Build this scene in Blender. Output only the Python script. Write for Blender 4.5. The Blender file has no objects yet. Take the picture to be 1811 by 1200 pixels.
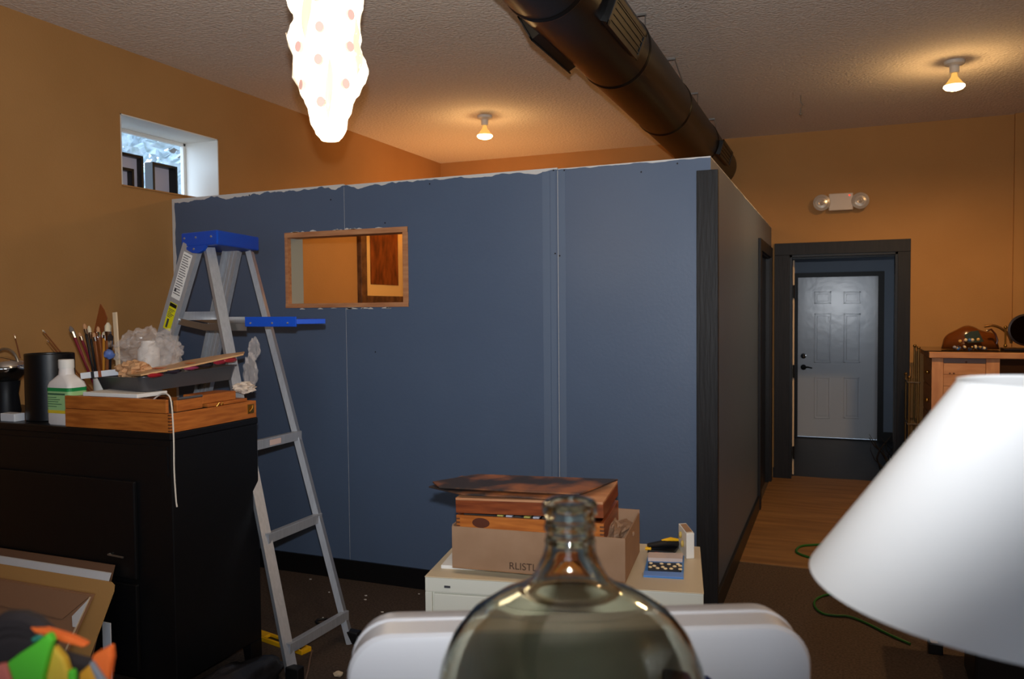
import bpy, math, random
from math import sin, cos, pi, radians as R
from mathutils import Vector as V, Matrix, noise as mnoise
random.seed(7)
SC = bpy.context.scene
COL = SC.collection

# ------------------------------------------------------------------ camera
F, YAW, PIT, ROL, H = 1422.434, 0.3859, 0.03716, -0.00894, 1.578
FW = V((-sin(YAW)*cos(PIT), cos(YAW)*cos(PIT), -sin(PIT)))
_r0 = V((cos(YAW), sin(YAW), 0)); _u0 = _r0.cross(FW)
RT = cos(ROL)*_r0 + sin(ROL)*_u0
UP = -sin(ROL)*_r0 + cos(ROL)*_u0
EYE = V((0, 0, H))
cd = bpy.data.cameras.new('camera'); cam = bpy.data.objects.new('camera', cd); COL.objects.link(cam)
cd.sensor_width = 36.0; cd.lens = F/1811*36.0; cd.clip_start = 0.02
cam.matrix_world = Matrix(((RT.x, UP.x, -FW.x, EYE.x), (RT.y, UP.y, -FW.y, EYE.y), (RT.z, UP.z, -FW.z, EYE.z), (0, 0, 0, 1)))
cd.dof.use_dof = True; cd.dof.focus_distance = 3.9; cd.dof.aperture_fstop = 4.6
SC.camera = cam

# ------------------------------------------------------------------ view, world, flash, daylight
SC.view_settings.view_transform = 'Standard'; SC.view_settings.look = 'None'
SC.view_settings.gamma = 1.0; SC.view_settings.use_curve_mapping = False
SC.view_settings.exposure = 0.0
W = bpy.data.worlds.new('world'); SC.world = W; W.use_nodes = True
W.node_tree.nodes['Background'].inputs[0].default_value = (0.56, 0.72, 0.92, 1)
W.node_tree.nodes['Background'].inputs[1].default_value = 7.0

def lamp(name, kind, loc, power, col=(1, 1, 1), aim=None, parent=None, **kw):
    l = bpy.data.lights.new(name, kind); l.energy = power; l.color = col
    for k, v in kw.items(): setattr(l, k, v)
    o = bpy.data.objects.new(name, l); COL.objects.link(o); o.location = loc
    if aim is not None:
        o.rotation_euler = (V(aim)-V(loc)).to_track_quat('-Z', 'Y').to_euler()
    return o
FLASH = EYE + UP*0.115 - FW*0.01
flash = lamp('camera_flash', 'SPOT', FLASH, 315, (0.94, 0.97, 1.0), aim=FLASH + FW*4 + UP*1.32 - RT*0.25,
             spot_size=R(108), spot_blend=1.0, shadow_soft_size=0.018)
for nm_, lo_c, ai_, sx_, sy_ in (('added_window_portal', (0.4, -2.97, 1.6), (0.4, 5, 1.6), 2.0, 1.2), ('high_window_portal', (-4.28, 4.0, 2.55), (0, 4.0, 2.55), 0.8, 0.42)):  # rear portal feeds daylight through an added, unseen window
    po_ = lamp(nm_, 'AREA', lo_c, 1, aim=ai_, shape='RECTANGLE', size=sx_, size_y=sy_); po_.data.cycles.is_portal = True
lamp('passage_fill', 'AREA', (1.9, 9.2, 1.5), 4, (0.80, 0.90, 1.0), aim=(-0.3, 9.8, 1.0), shape='RECTANGLE', size=1.0, size_y=1.2)  # added area light brightens the passage; no window stands there

# ------------------------------------------------------------------ pixel -> place
def ray(x, y): return FW + RT*((x-905.5)/F) - UP*((y-600)/F)
def at(x, y, ax, v):
    d = ray(x, y); return EYE + d*((v-EYE[ax])/d[ax])
def atd(x, y, dep): return EYE + ray(x, y)*dep
def proj(p):
    d = V(p)-EYE; z = d.dot(FW); return (905.5+F*d.dot(RT)/z, 600-F*d.dot(UP)/z)

# ------------------------------------------------------------------ materials
def lin(c):
    out = []
    for v in c:
        v /= 255.0
        out.append(v/12.92 if v <= 0.04045 else ((v+0.055)/1.055)**2.4)
    return (*out, 1.0)
MATS = {}
def mat(name, c, rough=0.6, metal=0.0, c2=None, scale=6.0, stretch=(1, 1, 1), bump=0.0, bscale=80.0, spec=0.5,
        emit=None, estr=0.0, coat=0.0, trans=0.0, ior=1.45, alpha=1.0, lo=0.35, hi=0.65, detail=4.0):
    if name in MATS: return MATS[name]
    m = bpy.data.materials.new(name); m.use_nodes = True; nt = m.node_tree; b = nt.nodes['Principled BSDF']
    b.inputs['Base Color'].default_value = lin(c); b.inputs['Roughness'].default_value = rough
    b.inputs['Metallic'].default_value = metal; b.inputs['Specular IOR Level'].default_value = spec
    b.inputs['Coat Weight'].default_value = coat; b.inputs['Transmission Weight'].default_value = trans
    b.inputs['IOR'].default_value = ior; b.inputs['Alpha'].default_value = alpha
    if emit:
        b.inputs['Emission Color'].default_value = lin(emit); b.inputs['Emission Strength'].default_value = estr
    if c2 or bump:
        tc = nt.nodes.new('ShaderNodeTexCoord'); mp = nt.nodes.new('ShaderNodeMapping')
        mp.inputs['Scale'].default_value = stretch; nt.links.new(tc.outputs['Object'], mp.inputs[0])
        if c2:
            n = nt.nodes.new('ShaderNodeTexNoise'); n.inputs['Scale'].default_value = scale; n.inputs['Detail'].default_value = detail
            nt.links.new(mp.outputs[0], n.inputs['Vector'])
            cr = nt.nodes.new('ShaderNodeValToRGB'); cr.color_ramp.elements[0].position = lo; cr.color_ramp.elements[1].position = hi
            cr.color_ramp.elements[0].color = lin(c); cr.color_ramp.elements[1].color = lin(c2)
            nt.links.new(n.outputs['Fac'], cr.inputs[0]); nt.links.new(cr.outputs[0], b.inputs['Base Color'])
        if bump:
            n2 = nt.nodes.new('ShaderNodeTexNoise'); n2.inputs['Scale'].default_value = bscale; n2.inputs['Detail'].default_value = 3
            nt.links.new(mp.outputs[0], n2.inputs['Vector'])
            bp = nt.nodes.new('ShaderNodeBump'); bp.inputs['Strength'].default_value = bump; bp.inputs['Distance'].default_value = 0.01
            nt.links.new(n2.outputs['Fac'], bp.inputs['Height']); nt.links.new(bp.outputs[0], b.inputs['Normal'])
    MATS[name] = m
    return m

TAN = mat('tan_wall_paint', (184, 136, 82), 0.75, c2=(176, 129, 76), scale=1.5, bump=0.12, bscale=90, spec=0.3)
CEIL = mat('popcorn_ceiling', (236, 224, 212), 0.9, c2=(220, 207, 194), scale=60, bump=0.9, bscale=55, spec=0.1)
CARPET = mat('brown_carpet', (94, 80, 70), 0.95, c2=(74, 63, 56), scale=90, bump=0.6, bscale=260, spec=0.1)
PLY = mat('plywood_floor', (132, 98, 60), 0.6, c2=(106, 75, 44), scale=3.0, stretch=(0.6, 5, 1), bump=0.08, bscale=30)
DARKFLOOR = mat('dark_passage_floor', (34, 35, 40), 0.5, c2=(28, 28, 32), scale=5)
BLUEWALL = mat('slate_wall_paint', (108, 121, 138), 0.5, c2=(104, 117, 134), scale=2)
WHITE = mat('white_paint', (226, 224, 218), 0.5)
CREAM = mat('cream_wood_edge', (214, 190, 158), 0.6)
BLACKSTAIN = mat('black_stained_wood', (22, 21, 23), 0.5, c2=(31, 29, 30), scale=7, stretch=(6, 6, 0.5), spec=0.3, bump=0.15, bscale=14)
BLACKTRIM = mat('black_gloss_trim', (22, 23, 27), 0.42, spec=0.3, bump=0.05, bscale=12)
BLACKPAINT = mat('black_paint', (15, 15, 17), 0.38, bump=0.06, bscale=16)
PINE = mat('pine_wood', (205, 150, 104), 0.5, c2=(186, 128, 84), scale=4, stretch=(1.2, 6, 6))
PINEV = mat('pine_wood_upright', (208, 152, 106), 0.5, c2=(188, 130, 86), scale=4, stretch=(6, 6, 1.2))
RAWWOOD = mat('raw_stud_wood', (196, 142, 100), 0.65, c2=(170, 112, 74), scale=5, stretch=(1, 5, 8))
ORANGEWOOD = mat('varnished_box_wood', (190, 112, 48), 0.38, c2=(158, 86, 34), scale=5, stretch=(1.5, 1.5, 14))
DARKWOOD = mat('dark_box_wood', (140, 70, 34), 0.38, c2=(104, 48, 24), scale=5, stretch=(1.5, 1.5, 12))
ENDGRAIN = mat('end_grain', (96, 52, 24), 0.6)
ALU = mat('brushed_aluminium', (184, 188, 195), 0.36, 0.45, c2=(174, 178, 185), scale=6, stretch=(18, 18, 0.6))
STEEL = mat('galvanised_steel', (170, 168, 164), 0.35, 0.9)
CHROME = mat('chrome', (215, 212, 210), 0.12, 1.0)
BRASS = mat('brass', (190, 148, 72), 0.3, 1.0)
BLUEPLASTIC = mat('blue_plastic', (16, 76, 190), 0.45)
BLACKPLASTIC = mat('black_plastic', (20, 20, 22), 0.4)
CARD = mat('cardboard', (156, 122, 94), 0.8, c2=(148, 114, 86), scale=12)
CARDIN = mat('cardboard_inside', (150, 112, 80), 0.85)
PAPER = mat('white_paper', (228, 226, 222), 0.7)
FOAM = mat('white_board', (222, 226, 232), 0.6)
PUTTY = mat('putty_metal', (218, 216, 202), 0.42)
PUTTYTOP = mat('putty_cabinet_top', (196, 180, 152), 0.45)
SHADE = mat('white_lamp_shade', (222, 222, 222), 0.8, spec=0.1)
WHITEPLASTIC = mat('white_plastic', (172, 170, 172), 0.38)
NAVY = mat('navy_plastic', (24, 32, 66), 0.35)
DUCTM = mat('black_duct_paint', (13, 11, 10), 0.36, 0.0, spec=0.45)
YELLOWM = mat('yellow_plastic', (232, 176, 16), 0.45)
GREENCORD = mat('green_cord', (28, 92, 30), 0.5)
STRING = mat('white_string', (214, 204, 190), 0.8)

def glassmat(name, c, rough=0.0, ior=1.48):
    m = bpy.data.materials.new(name); m.use_nodes = True; nt = m.node_tree
    nt.nodes.remove(nt.nodes['Principled BSDF'])
    g = nt.nodes.new('ShaderNodeBsdfGlass'); g.inputs['Color'].default_value = lin(c); g.inputs['Roughness'].default_value = rough
    g.inputs['IOR'].default_value = ior
    nt.links.new(g.outputs[0], nt.nodes['Material Output'].inputs['Surface']); return m
GLASS = glassmat('clear_carboy_glass', (246, 247, 240))
AMBER = glassmat('amber_glass', (214, 150, 70), 0.05)
def filmmat(name, c, mixf, rough):
    m = bpy.data.materials.new(name); m.use_nodes = True; nt = m.node_tree; b = nt.nodes['Principled BSDF']
    b.inputs['Base Color'].default_value = lin(c); b.inputs['Roughness'].default_value = rough
    t = nt.nodes.new('ShaderNodeBsdfTransparent'); x = nt.nodes.new('ShaderNodeMixShader'); x.inputs[0].default_value = mixf
    nt.links.new(t.outputs[0], x.inputs[1]); nt.links.new(b.outputs[0], x.inputs[2])
    nt.links.new(x.outputs[0], nt.nodes['Material Output'].inputs['Surface']); return m
FILM = filmmat('clear_plastic_film', (236, 228, 224), 0.17, 0.05)
PANE = filmmat('window_pane_glass', (205, 215, 222), 0.16, 0.08)

# ------------------------------------------------------------------ mesh helpers
def smooth(pts, k=5):
    pts = [V(p) for p in pts]; out = []
    for i in range(len(pts)-1):
        p0, p1, p2, p3 = pts[max(i-1, 0)], pts[i], pts[i+1], pts[min(i+2, len(pts)-1)]
        for j in range(k):
            u = j/k; out.append(0.5*((2*p1)+(p2-p0)*u+(2*p0-5*p1+4*p2-p3)*u*u+(3*p1-p0-3*p2+p3)*u**3))
    return out+[pts[-1]]
class MB:
    def __init__(s, T=None): s.v = []; s.f = []; s.T = T
    def add(s, vs, fs):
        k = len(s.v)
        s.v += [(s.T @ V(p)) if s.T else V(p) for p in vs]
        s.f += [tuple(k+i for i in f) for f in fs]; return s
    def box(s, lo, hi):
        (a, b, c), (d, e, f) = lo, hi
        return s.add([(a, b, c), (d, b, c), (d, e, c), (a, e, c), (a, b, f), (d, b, f), (d, e, f), (a, e, f)],
                     [(3, 2, 1, 0), (4, 5, 6, 7), (0, 1, 5, 4), (1, 2, 6, 5), (2, 3, 7, 6), (3, 0, 4, 7)])
    def hexa(s, b4, t4):
        return s.add(list(b4)+list(t4), [(3, 2, 1, 0), (4, 5, 6, 7), (0, 1, 5, 4), (1, 2, 6, 5), (2, 3, 7, 6), (3, 0, 4, 7)])
    def bar(s, p0, p1, w, t, up=(0, 0, 1)):
        p0, p1 = V(p0), V(p1); a = (p1-p0).normalized(); u = V(up); u = (u-a*u.dot(a))
        u = u.normalized() if u.length > 1e-6 else a.orthogonal().normalized(); r = a.cross(u)
        q = lambda p: [p-r*t/2-u*w/2, p+r*t/2-u*w/2, p+r*t/2+u*w/2, p-r*t/2+u*w/2]
        return s.hexa(q(p0), q(p1))
    def tube(s, pts, r, n=8, closed=False):
        pts = [V(p) for p in pts]; m = len(pts); rr = r if isinstance(r, (list, tuple)) else [r]*m
        vs = []; fs = []; prev = None
        for i, p in enumerate(pts):
            if closed: d = pts[(i+1) % m]-pts[i-1]
            else: d = pts[min(i+1, m-1)]-pts[max(i-1, 0)]
            d = d.normalized()
            u = (prev - d*prev.dot(d)) if prev is not None else d.orthogonal()
            if u.length < 1e-6: u = d.orthogonal()
            u.normalize(); prev = u; w = d.cross(u)
            vs += [p+(u*cos(2*pi*k/n)+w*sin(2*pi*k/n))*rr[i] for k in range(n)]
        for i in range(m if closed else m-1):
            j = (i+1) % m
            fs += [(i*n+k, i*n+(k+1) % n, j*n+(k+1) % n, j*n+k) for k in range(n)]
        if not closed: fs += [tuple(range(n-1, -1, -1)), tuple((m-1)*n+k for k in range(n))]
        return s.add(vs, fs)
    def lathe(s, prof, c=(0, 0, 0), n=32, Mx=None, closed=False):
        c = V(c); vs = []; fs = []; m = len(prof)
        for r, z in prof:
            for k in range(n):
                p = V((r*cos(2*pi*k/n), r*sin(2*pi*k/n), z))
                if Mx: p = Mx @ p
                vs.append(c+p)
        for i in range(m if closed else m-1):
            j = (i+1) % m
            fs += [(i*n+k, i*n+(k+1) % n, j*n+(k+1) % n, j*n+k) for k in range(n)]
        if not closed:
            if prof[0][0] > 1e-5: fs.append(tuple(range(n-1, -1, -1)))
            if prof[-1][0] > 1e-5: fs.append(tuple((m-1)*n+k for k in range(n)))
        return s.add(vs, fs)
    def prism(s, poly, off):
        n = len(poly); off = V(off); vs = [V(p) for p in poly]+[V(p)+off for p in poly]
        return s.add(vs, [tuple(range(n-1, -1, -1)), tuple(range(n, 2*n))]+[(i, (i+1) % n, n+(i+1) % n, n+i) for i in range(n)])
    def ball(s, c, r, n=12, m=8, sc=(1, 1, 1)):
        c = V(c); vs = [c+V((0, 0, -r*sc[2]))]; fs = []
        for i in range(1, m):
            a = -pi/2+pi*i/m
            vs += [c+V((r*cos(a)*cos(2*pi*k/n)*sc[0], r*cos(a)*sin(2*pi*k/n)*sc[1], r*sin(a)*sc[2])) for k in range(n)]
        vs.append(c+V((0, 0, r*sc[2])))
        for k in range(n):
            fs.append((0, 1+(k+1) % n, 1+k))
            for i in range(m-2):
                a = 1+i*n; fs.append((a+k, a+(k+1) % n, a+n+(k+1) % n, a+n+k))
            a = 1+(m-2)*n; fs.append((a+k, a+(k+1) % n, len(vs)-1))
        return s.add(vs, fs)
    def build(s, name, m, parent=None, smooth=False, bevel=0.0, sub=0, seg=2, ang=40, **props):
        me = bpy.data.meshes.new(name)
        if parent is not None: inv = WM[parent.name].inverted(); vv = [inv @ p for p in s.v]; loc = None
        elif props.get('kind') == 'structure' or props.get('keep'): vv = s.v; loc = V((0, 0, 0))
        else:
            xs = [p.x for p in s.v]; ys = [p.y for p in s.v]; zs = [p.z for p in s.v]
            loc = V(((min(xs)+max(xs))/2, (min(ys)+max(ys))/2, min(zs))); vv = [p-loc for p in s.v]
        me.from_pydata([tuple(p) for p in vv], [], s.f); me.update()
        me.materials.append(m)
        import bmesh
        bm = bmesh.new(); bm.from_mesh(me); bmesh.ops.recalc_face_normals(bm, faces=bm.faces); bm.to_mesh(me); bm.free()
        if smooth:
            me.shade_smooth(); me.set_sharp_from_angle(angle=R(ang))
        o = bpy.data.objects.new(name, me); COL.objects.link(o)
        if parent is not None: o.parent = parent; WM[o.name] = WM[parent.name]
        else: o.location = loc; WM[o.name] = Matrix.Translation(loc)
        if bevel:
            b = o.modifiers.new('bevel', 'BEVEL'); b.width = bevel; b.segments = seg; b.limit_method = 'ANGLE'; b.angle_limit = R(50)
        if sub:
            b = o.modifiers.new('subdivision', 'SUBSURF'); b.levels = sub; b.render_levels = sub
        for k, v in props.items():
            if k != 'keep': o[k] = v
        return o
WM = {}
def thing(name, label, cat, loc, rz=0.0, group=None):
    o = bpy.data.objects.new(name, None); COL.objects.link(o); o.empty_display_size = 0.05
    o.location = loc; o.rotation_euler = (0, 0, rz)
    if label: o['label'] = label; o['category'] = cat
    if group: o['group'] = group
    WM[o.name] = Matrix.Translation(V(loc)) @ Matrix.Rotation(rz, 4, 'Z')
    return o
def struct(name, loc=(0, 0, 0)):
    o = thing(name, None, None, loc); o['kind'] = 'structure'; return o
def text_part(s, name, m, parent, origin, xdir, ydir, size, ext=0.0004):
    cu = bpy.data.curves.new(name, 'FONT'); cu.body = s; cu.size = size; cu.extrude = ext
    t = bpy.data.objects.new(name, cu); COL.objects.link(t)
    bpy.context.view_layer.update()
    me = bpy.data.meshes.new_from_object(t.evaluated_get(bpy.context.evaluated_depsgraph_get()))
    bpy.data.objects.remove(t)
    x = V(xdir).normalized(); y = V(ydir).normalized(); z = x.cross(y)
    inv = WM[parent.name].inverted()
    for v in me.vertices: v.co = inv @ (V(origin)+x*v.co.x+y*v.co.y+z*v.co.z)
    me.materials.clear(); me.materials.append(m)
    o = bpy.data.objects.new(name, me); COL.objects.link(o); o.parent = parent; WM[o.name] = WM[parent.name]
    return o
def blob(c, size, n=24, m=16, amp=0.15, freq=3.0, seed=0.0, squash=None):
    """crumpled closed lump"""
    b = MB(); b.ball((0, 0, 0), 1.0, n, m); out = []
    for p in b.v:
        d = 1+amp*mnoise.noise(p*freq+V((seed, seed*2, 0)))*2+amp*0.6*mnoise.noise(p*freq*2.7+V((seed, 0, seed)))
        q = V((p.x*size[0], p.y*size[1], p.z*size[2]))*d
        if squash is not None: q.z = max(q.z, -size[2]*squash)
        out.append(V(c)+q)
    b.v = out; return b

# ================================================================== ROOM SHELL
XL, D, XC, HP, HC, B = -3.965, 3.983, -0.576, 2.307, 3.15, 7.77
XR, YB = 4.3, -2.9
MB().box((XL-0.3, YB-0.2, -0.1), (XR+0.2, 5.1, 0)).box((XL-0.3, 5.1, -0.1), (XC, B+0.1, 0)).build('floor', CARPET, kind='structure')
fw = struct('floor_plywood', (XC, 5.1, -0.1))
for x0, x1, y0, y1 in ((XC, 0.66, 5.1, 6.40), (XC, 0.66, 6.404, B+0.12), (0.664, 1.9, 5.1, B+0.12), (1.904, XR+0.2, 5.1, B+0.12)):
    MB().box((x0, y0, -0.1), (x1, y1, 0.006)).build('plywood_sheet', PLY, fw, bevel=0.002)
MB().box((XL-0.4, YB-0.2, HC), (XR+0.3, B+0.3, HC+0.12)).build('ceiling', CEIL, kind='structure')
# left wall with a deep window hole
WY0, WY1, WZ0, WZ1 = 3.60, 4.415, 2.335, 2.765
m = MB(); xo = XL-0.32
m.box((xo, YB-0.2, 0), (XL, WY0, HC)).box((xo, WY1, 0), (XL, B+0.3, HC)).box((xo, WY0, 0), (XL, WY1, WZ0)).box((xo, WY0, WZ1), (XL, WY1, HC))
m.build('wall_left', TAN, kind='structure')
w1 = struct('window_1', (XL, WY0, WZ0))
t = 0.008
for lo, hi in (((xo, WY0, WZ0), (XL+0.001, WY0+t, WZ1)), ((xo, WY1-t, WZ0), (XL+0.001, WY1, WZ1)), ((xo, WY0, WZ1-t), (XL+0.001, WY1, WZ1))):
    MB().box(lo, hi).build('reveal_board', WHITE, w1)
MB().box((xo, WY0, WZ0), (XL+0.012, WY1, WZ0+t)).build('window_sill', TAN, w1)
fr = MB()
fx0, fx1 = xo+0.01, xo+0.04
fr.box((fx0, WY0+t, WZ0+t), (fx1, WY0+0.03, WZ1-t)).box((fx0, WY1-0.03, WZ0+t), (fx1, WY1-t, WZ1-t)).box((fx0, WY0+t, WZ0+t), (fx1, WY1-t, WZ0+0.03)).box((fx0, WY0+t, WZ1-0.03), (fx1, WY1-t, WZ1-t))
fr.build('window_frame', WHITE, w1, bevel=0.003)
MB().box((fx0+0.012, WY0+0.03, WZ0+0.03), (fx0+0.016, WY1-0.03, WZ1-0.03)).build('window_pane', PANE, w1)
# back wall with doorway
OL, OR_, OH = -0.415, 0.474, 2.05
m = MB(); m.box((XL-0.3, B, 0), (OL, B+0.13, HC)).box((OR_, B, 0), (XR+0.2, B+0.13, HC)).box((OL, B, OH), (OR_, B+0.13, HC))
m.build('wall_back', TAN, kind='structure')
MB().box((1.335, B-0.035, 0), (XR, B+0.01, HC)).build('wall_back_return', TAN, kind='structure')
MB().box((XR, YB-0.2, 0), (XR+0.2, B+0.3, HC)).build('wall_right', TAN, kind='structure')
# wall behind the camera with an added, unseen window that lets daylight in
m = MB(); m.box((XL-0.3, YB-0.2, 0), (-0.6, YB, HC)).box((1.4, YB-0.2, 0), (XR+0.2, YB, HC)).box((-0.6, YB-0.2, 0), (1.4, YB, 1.0)).box((-0.6, YB-0.2, 2.2), (1.4, YB, HC))
m.build('wall_front', TAN, kind='structure')
w2 = struct('added_window_2', (-0.6, YB, 1.0))
for x in (-0.6, 0.37, 1.34): MB().box((x, YB-0.12, 1.0), (x+0.06, YB-0.06, 2.2)).build('window_mullion', BLACKTRIM, w2)
for x in (-0.54, 0.43): MB().box((x, YB-0.095, 1.0), (x+0.91, YB-0.088, 2.2)).build('window_pane', PANE, w2)

# ------------------------------------------------------------------ doorway, trim and the passage behind
dt = struct('trim_1', (OL, B, 0))
MB().box((-0.547, B-0.025, 0), (OL, B, OH)).build('casing_board', BLACKSTAIN, dt, bevel=0.002)
MB().box((OR_, B-0.025, 0), (0.574, B, OH)).build('casing_board', BLACKSTAIN, dt, bevel=0.002)
MB().box((-0.547, B-0.03, OH), (0.574, B, 2.158)).build('head_casing', BLACKSTAIN, dt, bevel=0.002)
MB().box((OL, B-0.02, 0), (OL+0.02, B+0.14, OH)).build('jamb', BLACKTRIM, dt)
MB().box((OR_-0.02, B-0.02, 0), (OR_, B+0.14, OH)).build('jamb', BLACKTRIM, dt)
MB().box((OL, B-0.02, OH-0.02), (OR_, B+0.14, OH)).build('jamb_head', BLACKTRIM, dt)
MB().box((OL+0.02, B+0.06, OH-0.035), (OR_-0.02, B+0.09, OH-0.02)).build('door_stop', BLACKTRIM, dt)
d1 = struct('door_1', (OL+0.03, B+0.15, 0))
Td = Matrix.Translation((OL+0.0, B+0.145, 0.012)) @ Matrix.Rotation(R(9), 4, 'Z')
MB(Td).box((0, 0, 0), (0.035, 0.84, 2.0)).build('door_slab', CREAM, d1, bevel=0.002)
for z in (0.22, 0.98, 1.72):
    hg = MB(); hg.box((OL+0.021, B+0.138, z-0.055), (OL+0.038, B+0.1445, z+0.055)); hg.tube([(OL+0.032, B+0.135, z-0.06), (OL+0.032, B+0.135, z+0.06)], 0.009, 8)
    hg.build('hinge', BLACKPLASTIC, d1)
YC = 10.3
MB().box((-1.4, B+0.12, -0.1), (2.3, YC+0.1, 0)).build('floor_passage', DARKFLOOR, kind='structure')
MB().box((-1.4, B+0.13, 2.7), (2.3, YC+0.2, 2.8)).build('ceiling_passage', WHITE, kind='structure')
m = MB(); m.box((-1.4, YC, 0), (-0.47, YC+0.12, 2.7)).box((0.44, YC, 0), (2.3, YC+0.12, 2.7)).box((-0.47, YC, 1.94), (0.44, YC+0.12, 2.7))
m.build('wall_passage_end', BLUEWALL, kind='structure')
MB().box((-1.5, B+0.13, 0), (-1.4, YC+0.1, 2.7)).build('wall_passage_left', BLUEWALL, kind='structure')
MB().box((2.2, B+0.13, 0), (2.3, YC+0.1, 2.7)).build('wall_passage_right', BLUEWALL, kind='structure')
t3 = struct('trim_2', (0, YC, 0))
MB().box((-0.52, YC-0.02, 0), (-0.455, YC, 1.94)).build('casing_board', BLACKTRIM, t3)
MB().box((0.425, YC-0.02, 0), (0.49, YC, 1.94)).build('casing_board', BLACKTRIM, t3)
MB().box((-0.52, YC-0.022, 1.93), (0.49, YC, 1.985)).build('head_casing', BLACKTRIM, t3)
bb = MB(); bb.box((-1.4, YC-0.018, 0), (-0.52, YC, 0.11)).box((0.49, YC-0.018, 0), (2.2, YC, 0.11)); bb.build('baseboard_passage', BLACKTRIM, kind='structure')
d2 = struct('door_2', (0, YC, 0))
DOORW = mat('white_panel_door', (200, 205, 213), 0.2, bump=0.1, bscale=9)
MB().box((-0.455, YC+0.0, 0.015), (0.425, YC+0.045, 1.93)).build('door_slab', DOORW, d2)
def dpx(x, y): q = at(x, y, 1, YC); return q.x, q.z
for x0, y0, x1, y1 in ((1440, 515, 1470, 537), (1492, 515, 1522, 537), (1440, 554, 1470, 641), (1492, 554, 1522, 641), (1440, 667, 1468, 739), (1492, 667, 1520, 739)):
    (xa, za), (xb, zb) = dpx(x0, y1), dpx(x1, y0)
    fr = MB(); w = 0.014
    for lo, hi in (((xa, za), (xa+w, zb)), ((xb-w, za), (xb, zb)), ((xa, za), (xb, za+w)), ((xa, zb-w), (xb, zb))):
        fr.box((lo[0], YC-0.006, lo[1]), (hi[0], YC+0.001, hi[1]))
    pnl = fr.build('panel_moulding', DOORW, d2, bevel=0.003)
    MB().box((xa+0.03, YC-0.005, za+0.03), (xb-0.03, YC+0.001, zb-0.03)).build('raised_panel', DOORW, pnl, bevel=0.004)
kx, kz = dpx(1421, 629)
MB().lathe([(0.03, 0), (0.032, 0.012), (0.02, 0.022), (0.0, 0.024)], (kx, YC, kz), 16, Matrix.Rotation(R(90), 3, 'X')).build('deadbolt', CHROME, d2, True)
kx, kz = dpx(1421, 649)
hd = MB(); hd.lathe([(0.033, 0), (0.033, 0.01), (0.014, 0.02), (0.012, 0.05), (0, 0.052)], (kx, YC, kz), 16, Matrix.Rotation(R(90), 3, 'X'))
hd.tube([(kx, YC-0.05, kz), (kx+0.05, YC-0.055, kz+0.006), (kx+0.1, YC-0.05, kz-0.006)], [0.011, 0.01, 0.008], 8); hd.build('lever_handle', BLACKPLASTIC, d2, True)
MB().box((-0.455, YC-0.03, 0), (0.425, YC, 0.013)).build('threshold', BLACKTRIM, d2)

# ------------------------------------------------------------------ blue partition (unfinished drywall)
def partmat():
    m = bpy.data.materials.new('slate_painted_drywall'); m.use_nodes = True; nt = m.node_tree; b = nt.nodes['Principled BSDF']; L = nt.links
    b.inputs['Roughness'].default_value = 0.42
    tc = nt.nodes.new('ShaderNodeTexCoord'); sp = nt.nodes.new('ShaderNodeSeparateXYZ'); L.new(tc.outputs['Object'], sp.inputs[0])
    def math_(op, a, bb=None, cl=False):
        n = nt.nodes.new('ShaderNodeMath'); n.operation = op; n.use_clamp = cl
        for i, q in enumerate((a, bb)):
            if q is None: continue
            if isinstance(q, (int, float)): n.inputs[i].default_value = q
            else: L.new(q, n.inputs[i])
        return n.outputs[0]
    def noise1(src, scale, det=2):
        n = nt.nodes.new('ShaderNodeTexNoise'); n.noise_dimensions = '1D'; n.inputs['Scale'].default_value = scale; n.inputs['Detail'].default_value = det
        L.new(src, n.inputs['W']); return n.outputs['Fac']
    # unpainted strip along the top edge, ragged like a brush stroke
    xy = math_('ADD', sp.outputs['X'], sp.outputs['Y'])
    wv = math_('MULTIPLY', math_('MAXIMUM', math_('SUBTRACT', noise1(xy, 3.1, 1), 0.46), 0.0), 0.10)
    wv = math_('ADD', wv, math_('MULTIPLY', math_('SUBTRACT', noise1(xy, 11, 2), 0.40), 0.045))
    wv = math_('MULTIPLY', wv, math_('SUBTRACT', 1.25, math_('MULTIPLY', sp.outputs['X'], 0.33), True))
    zt = math_('SUBTRACT', HP-0.004, wv)
    top = math_('GREATER_THAN', sp.outputs['Z'], zt)
    le = math_('LESS_THAN', sp.outputs['X'], math_('ADD', 0.008, math_('MULTIPLY', noise1(sp.outputs['Z'], 5), 0.04)))
    raw = math_('MAXIMUM', top, le)
    # bare paper around the cut-out
    mx = nt.nodes.new('ShaderNodeMix'); mx.data_type = 'RGBA'
    n = nt.nodes.new('ShaderNodeTexNoise'); n.inputs['Scale'].default_value = 3; L.new(tc.outputs['Object'], n.inputs['Vector'])
    cr = nt.nodes.new('ShaderNodeValToRGB'); cr.color_ramp.elements[0].color = lin((78, 94, 120)); cr.color_ramp.elements[1].color = lin((83, 100, 126))
    L.new(n.outputs['Fac'], cr.inputs[0]); L.new(cr.outputs[0], mx.inputs['A']); mx.inputs['B'].default_value = lin((206, 204, 202))
    L.new(raw, mx.inputs['Factor']); L.new(mx.outputs['Result'], b.inputs['Base Color'])
    n2 = nt.nodes.new('ShaderNodeTexNoise'); n2.inputs['Scale'].default_value = 60; L.new(tc.outputs['Object'], n2.inputs['Vector'])
    bp = nt.nodes.new('ShaderNodeBump'); bp.inputs['Strength'].default_value = 0.05; bp.inputs['Distance'].default_value = 0.01
    L.new(n2.outputs['Fac'], bp.inputs['Height']); L.new(bp.outputs[0], b.inputs['Normal'])
    return m
PART = partmat()
DRYRAW = mat('bare_drywall', (200, 198, 194), 0.8)
GREYBOARD = mat('grey_green_drywall', (168, 172, 160), 0.8)
TAPE = mat('thin_slate_joint_tape', (92, 108, 132), 0.5)
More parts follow.
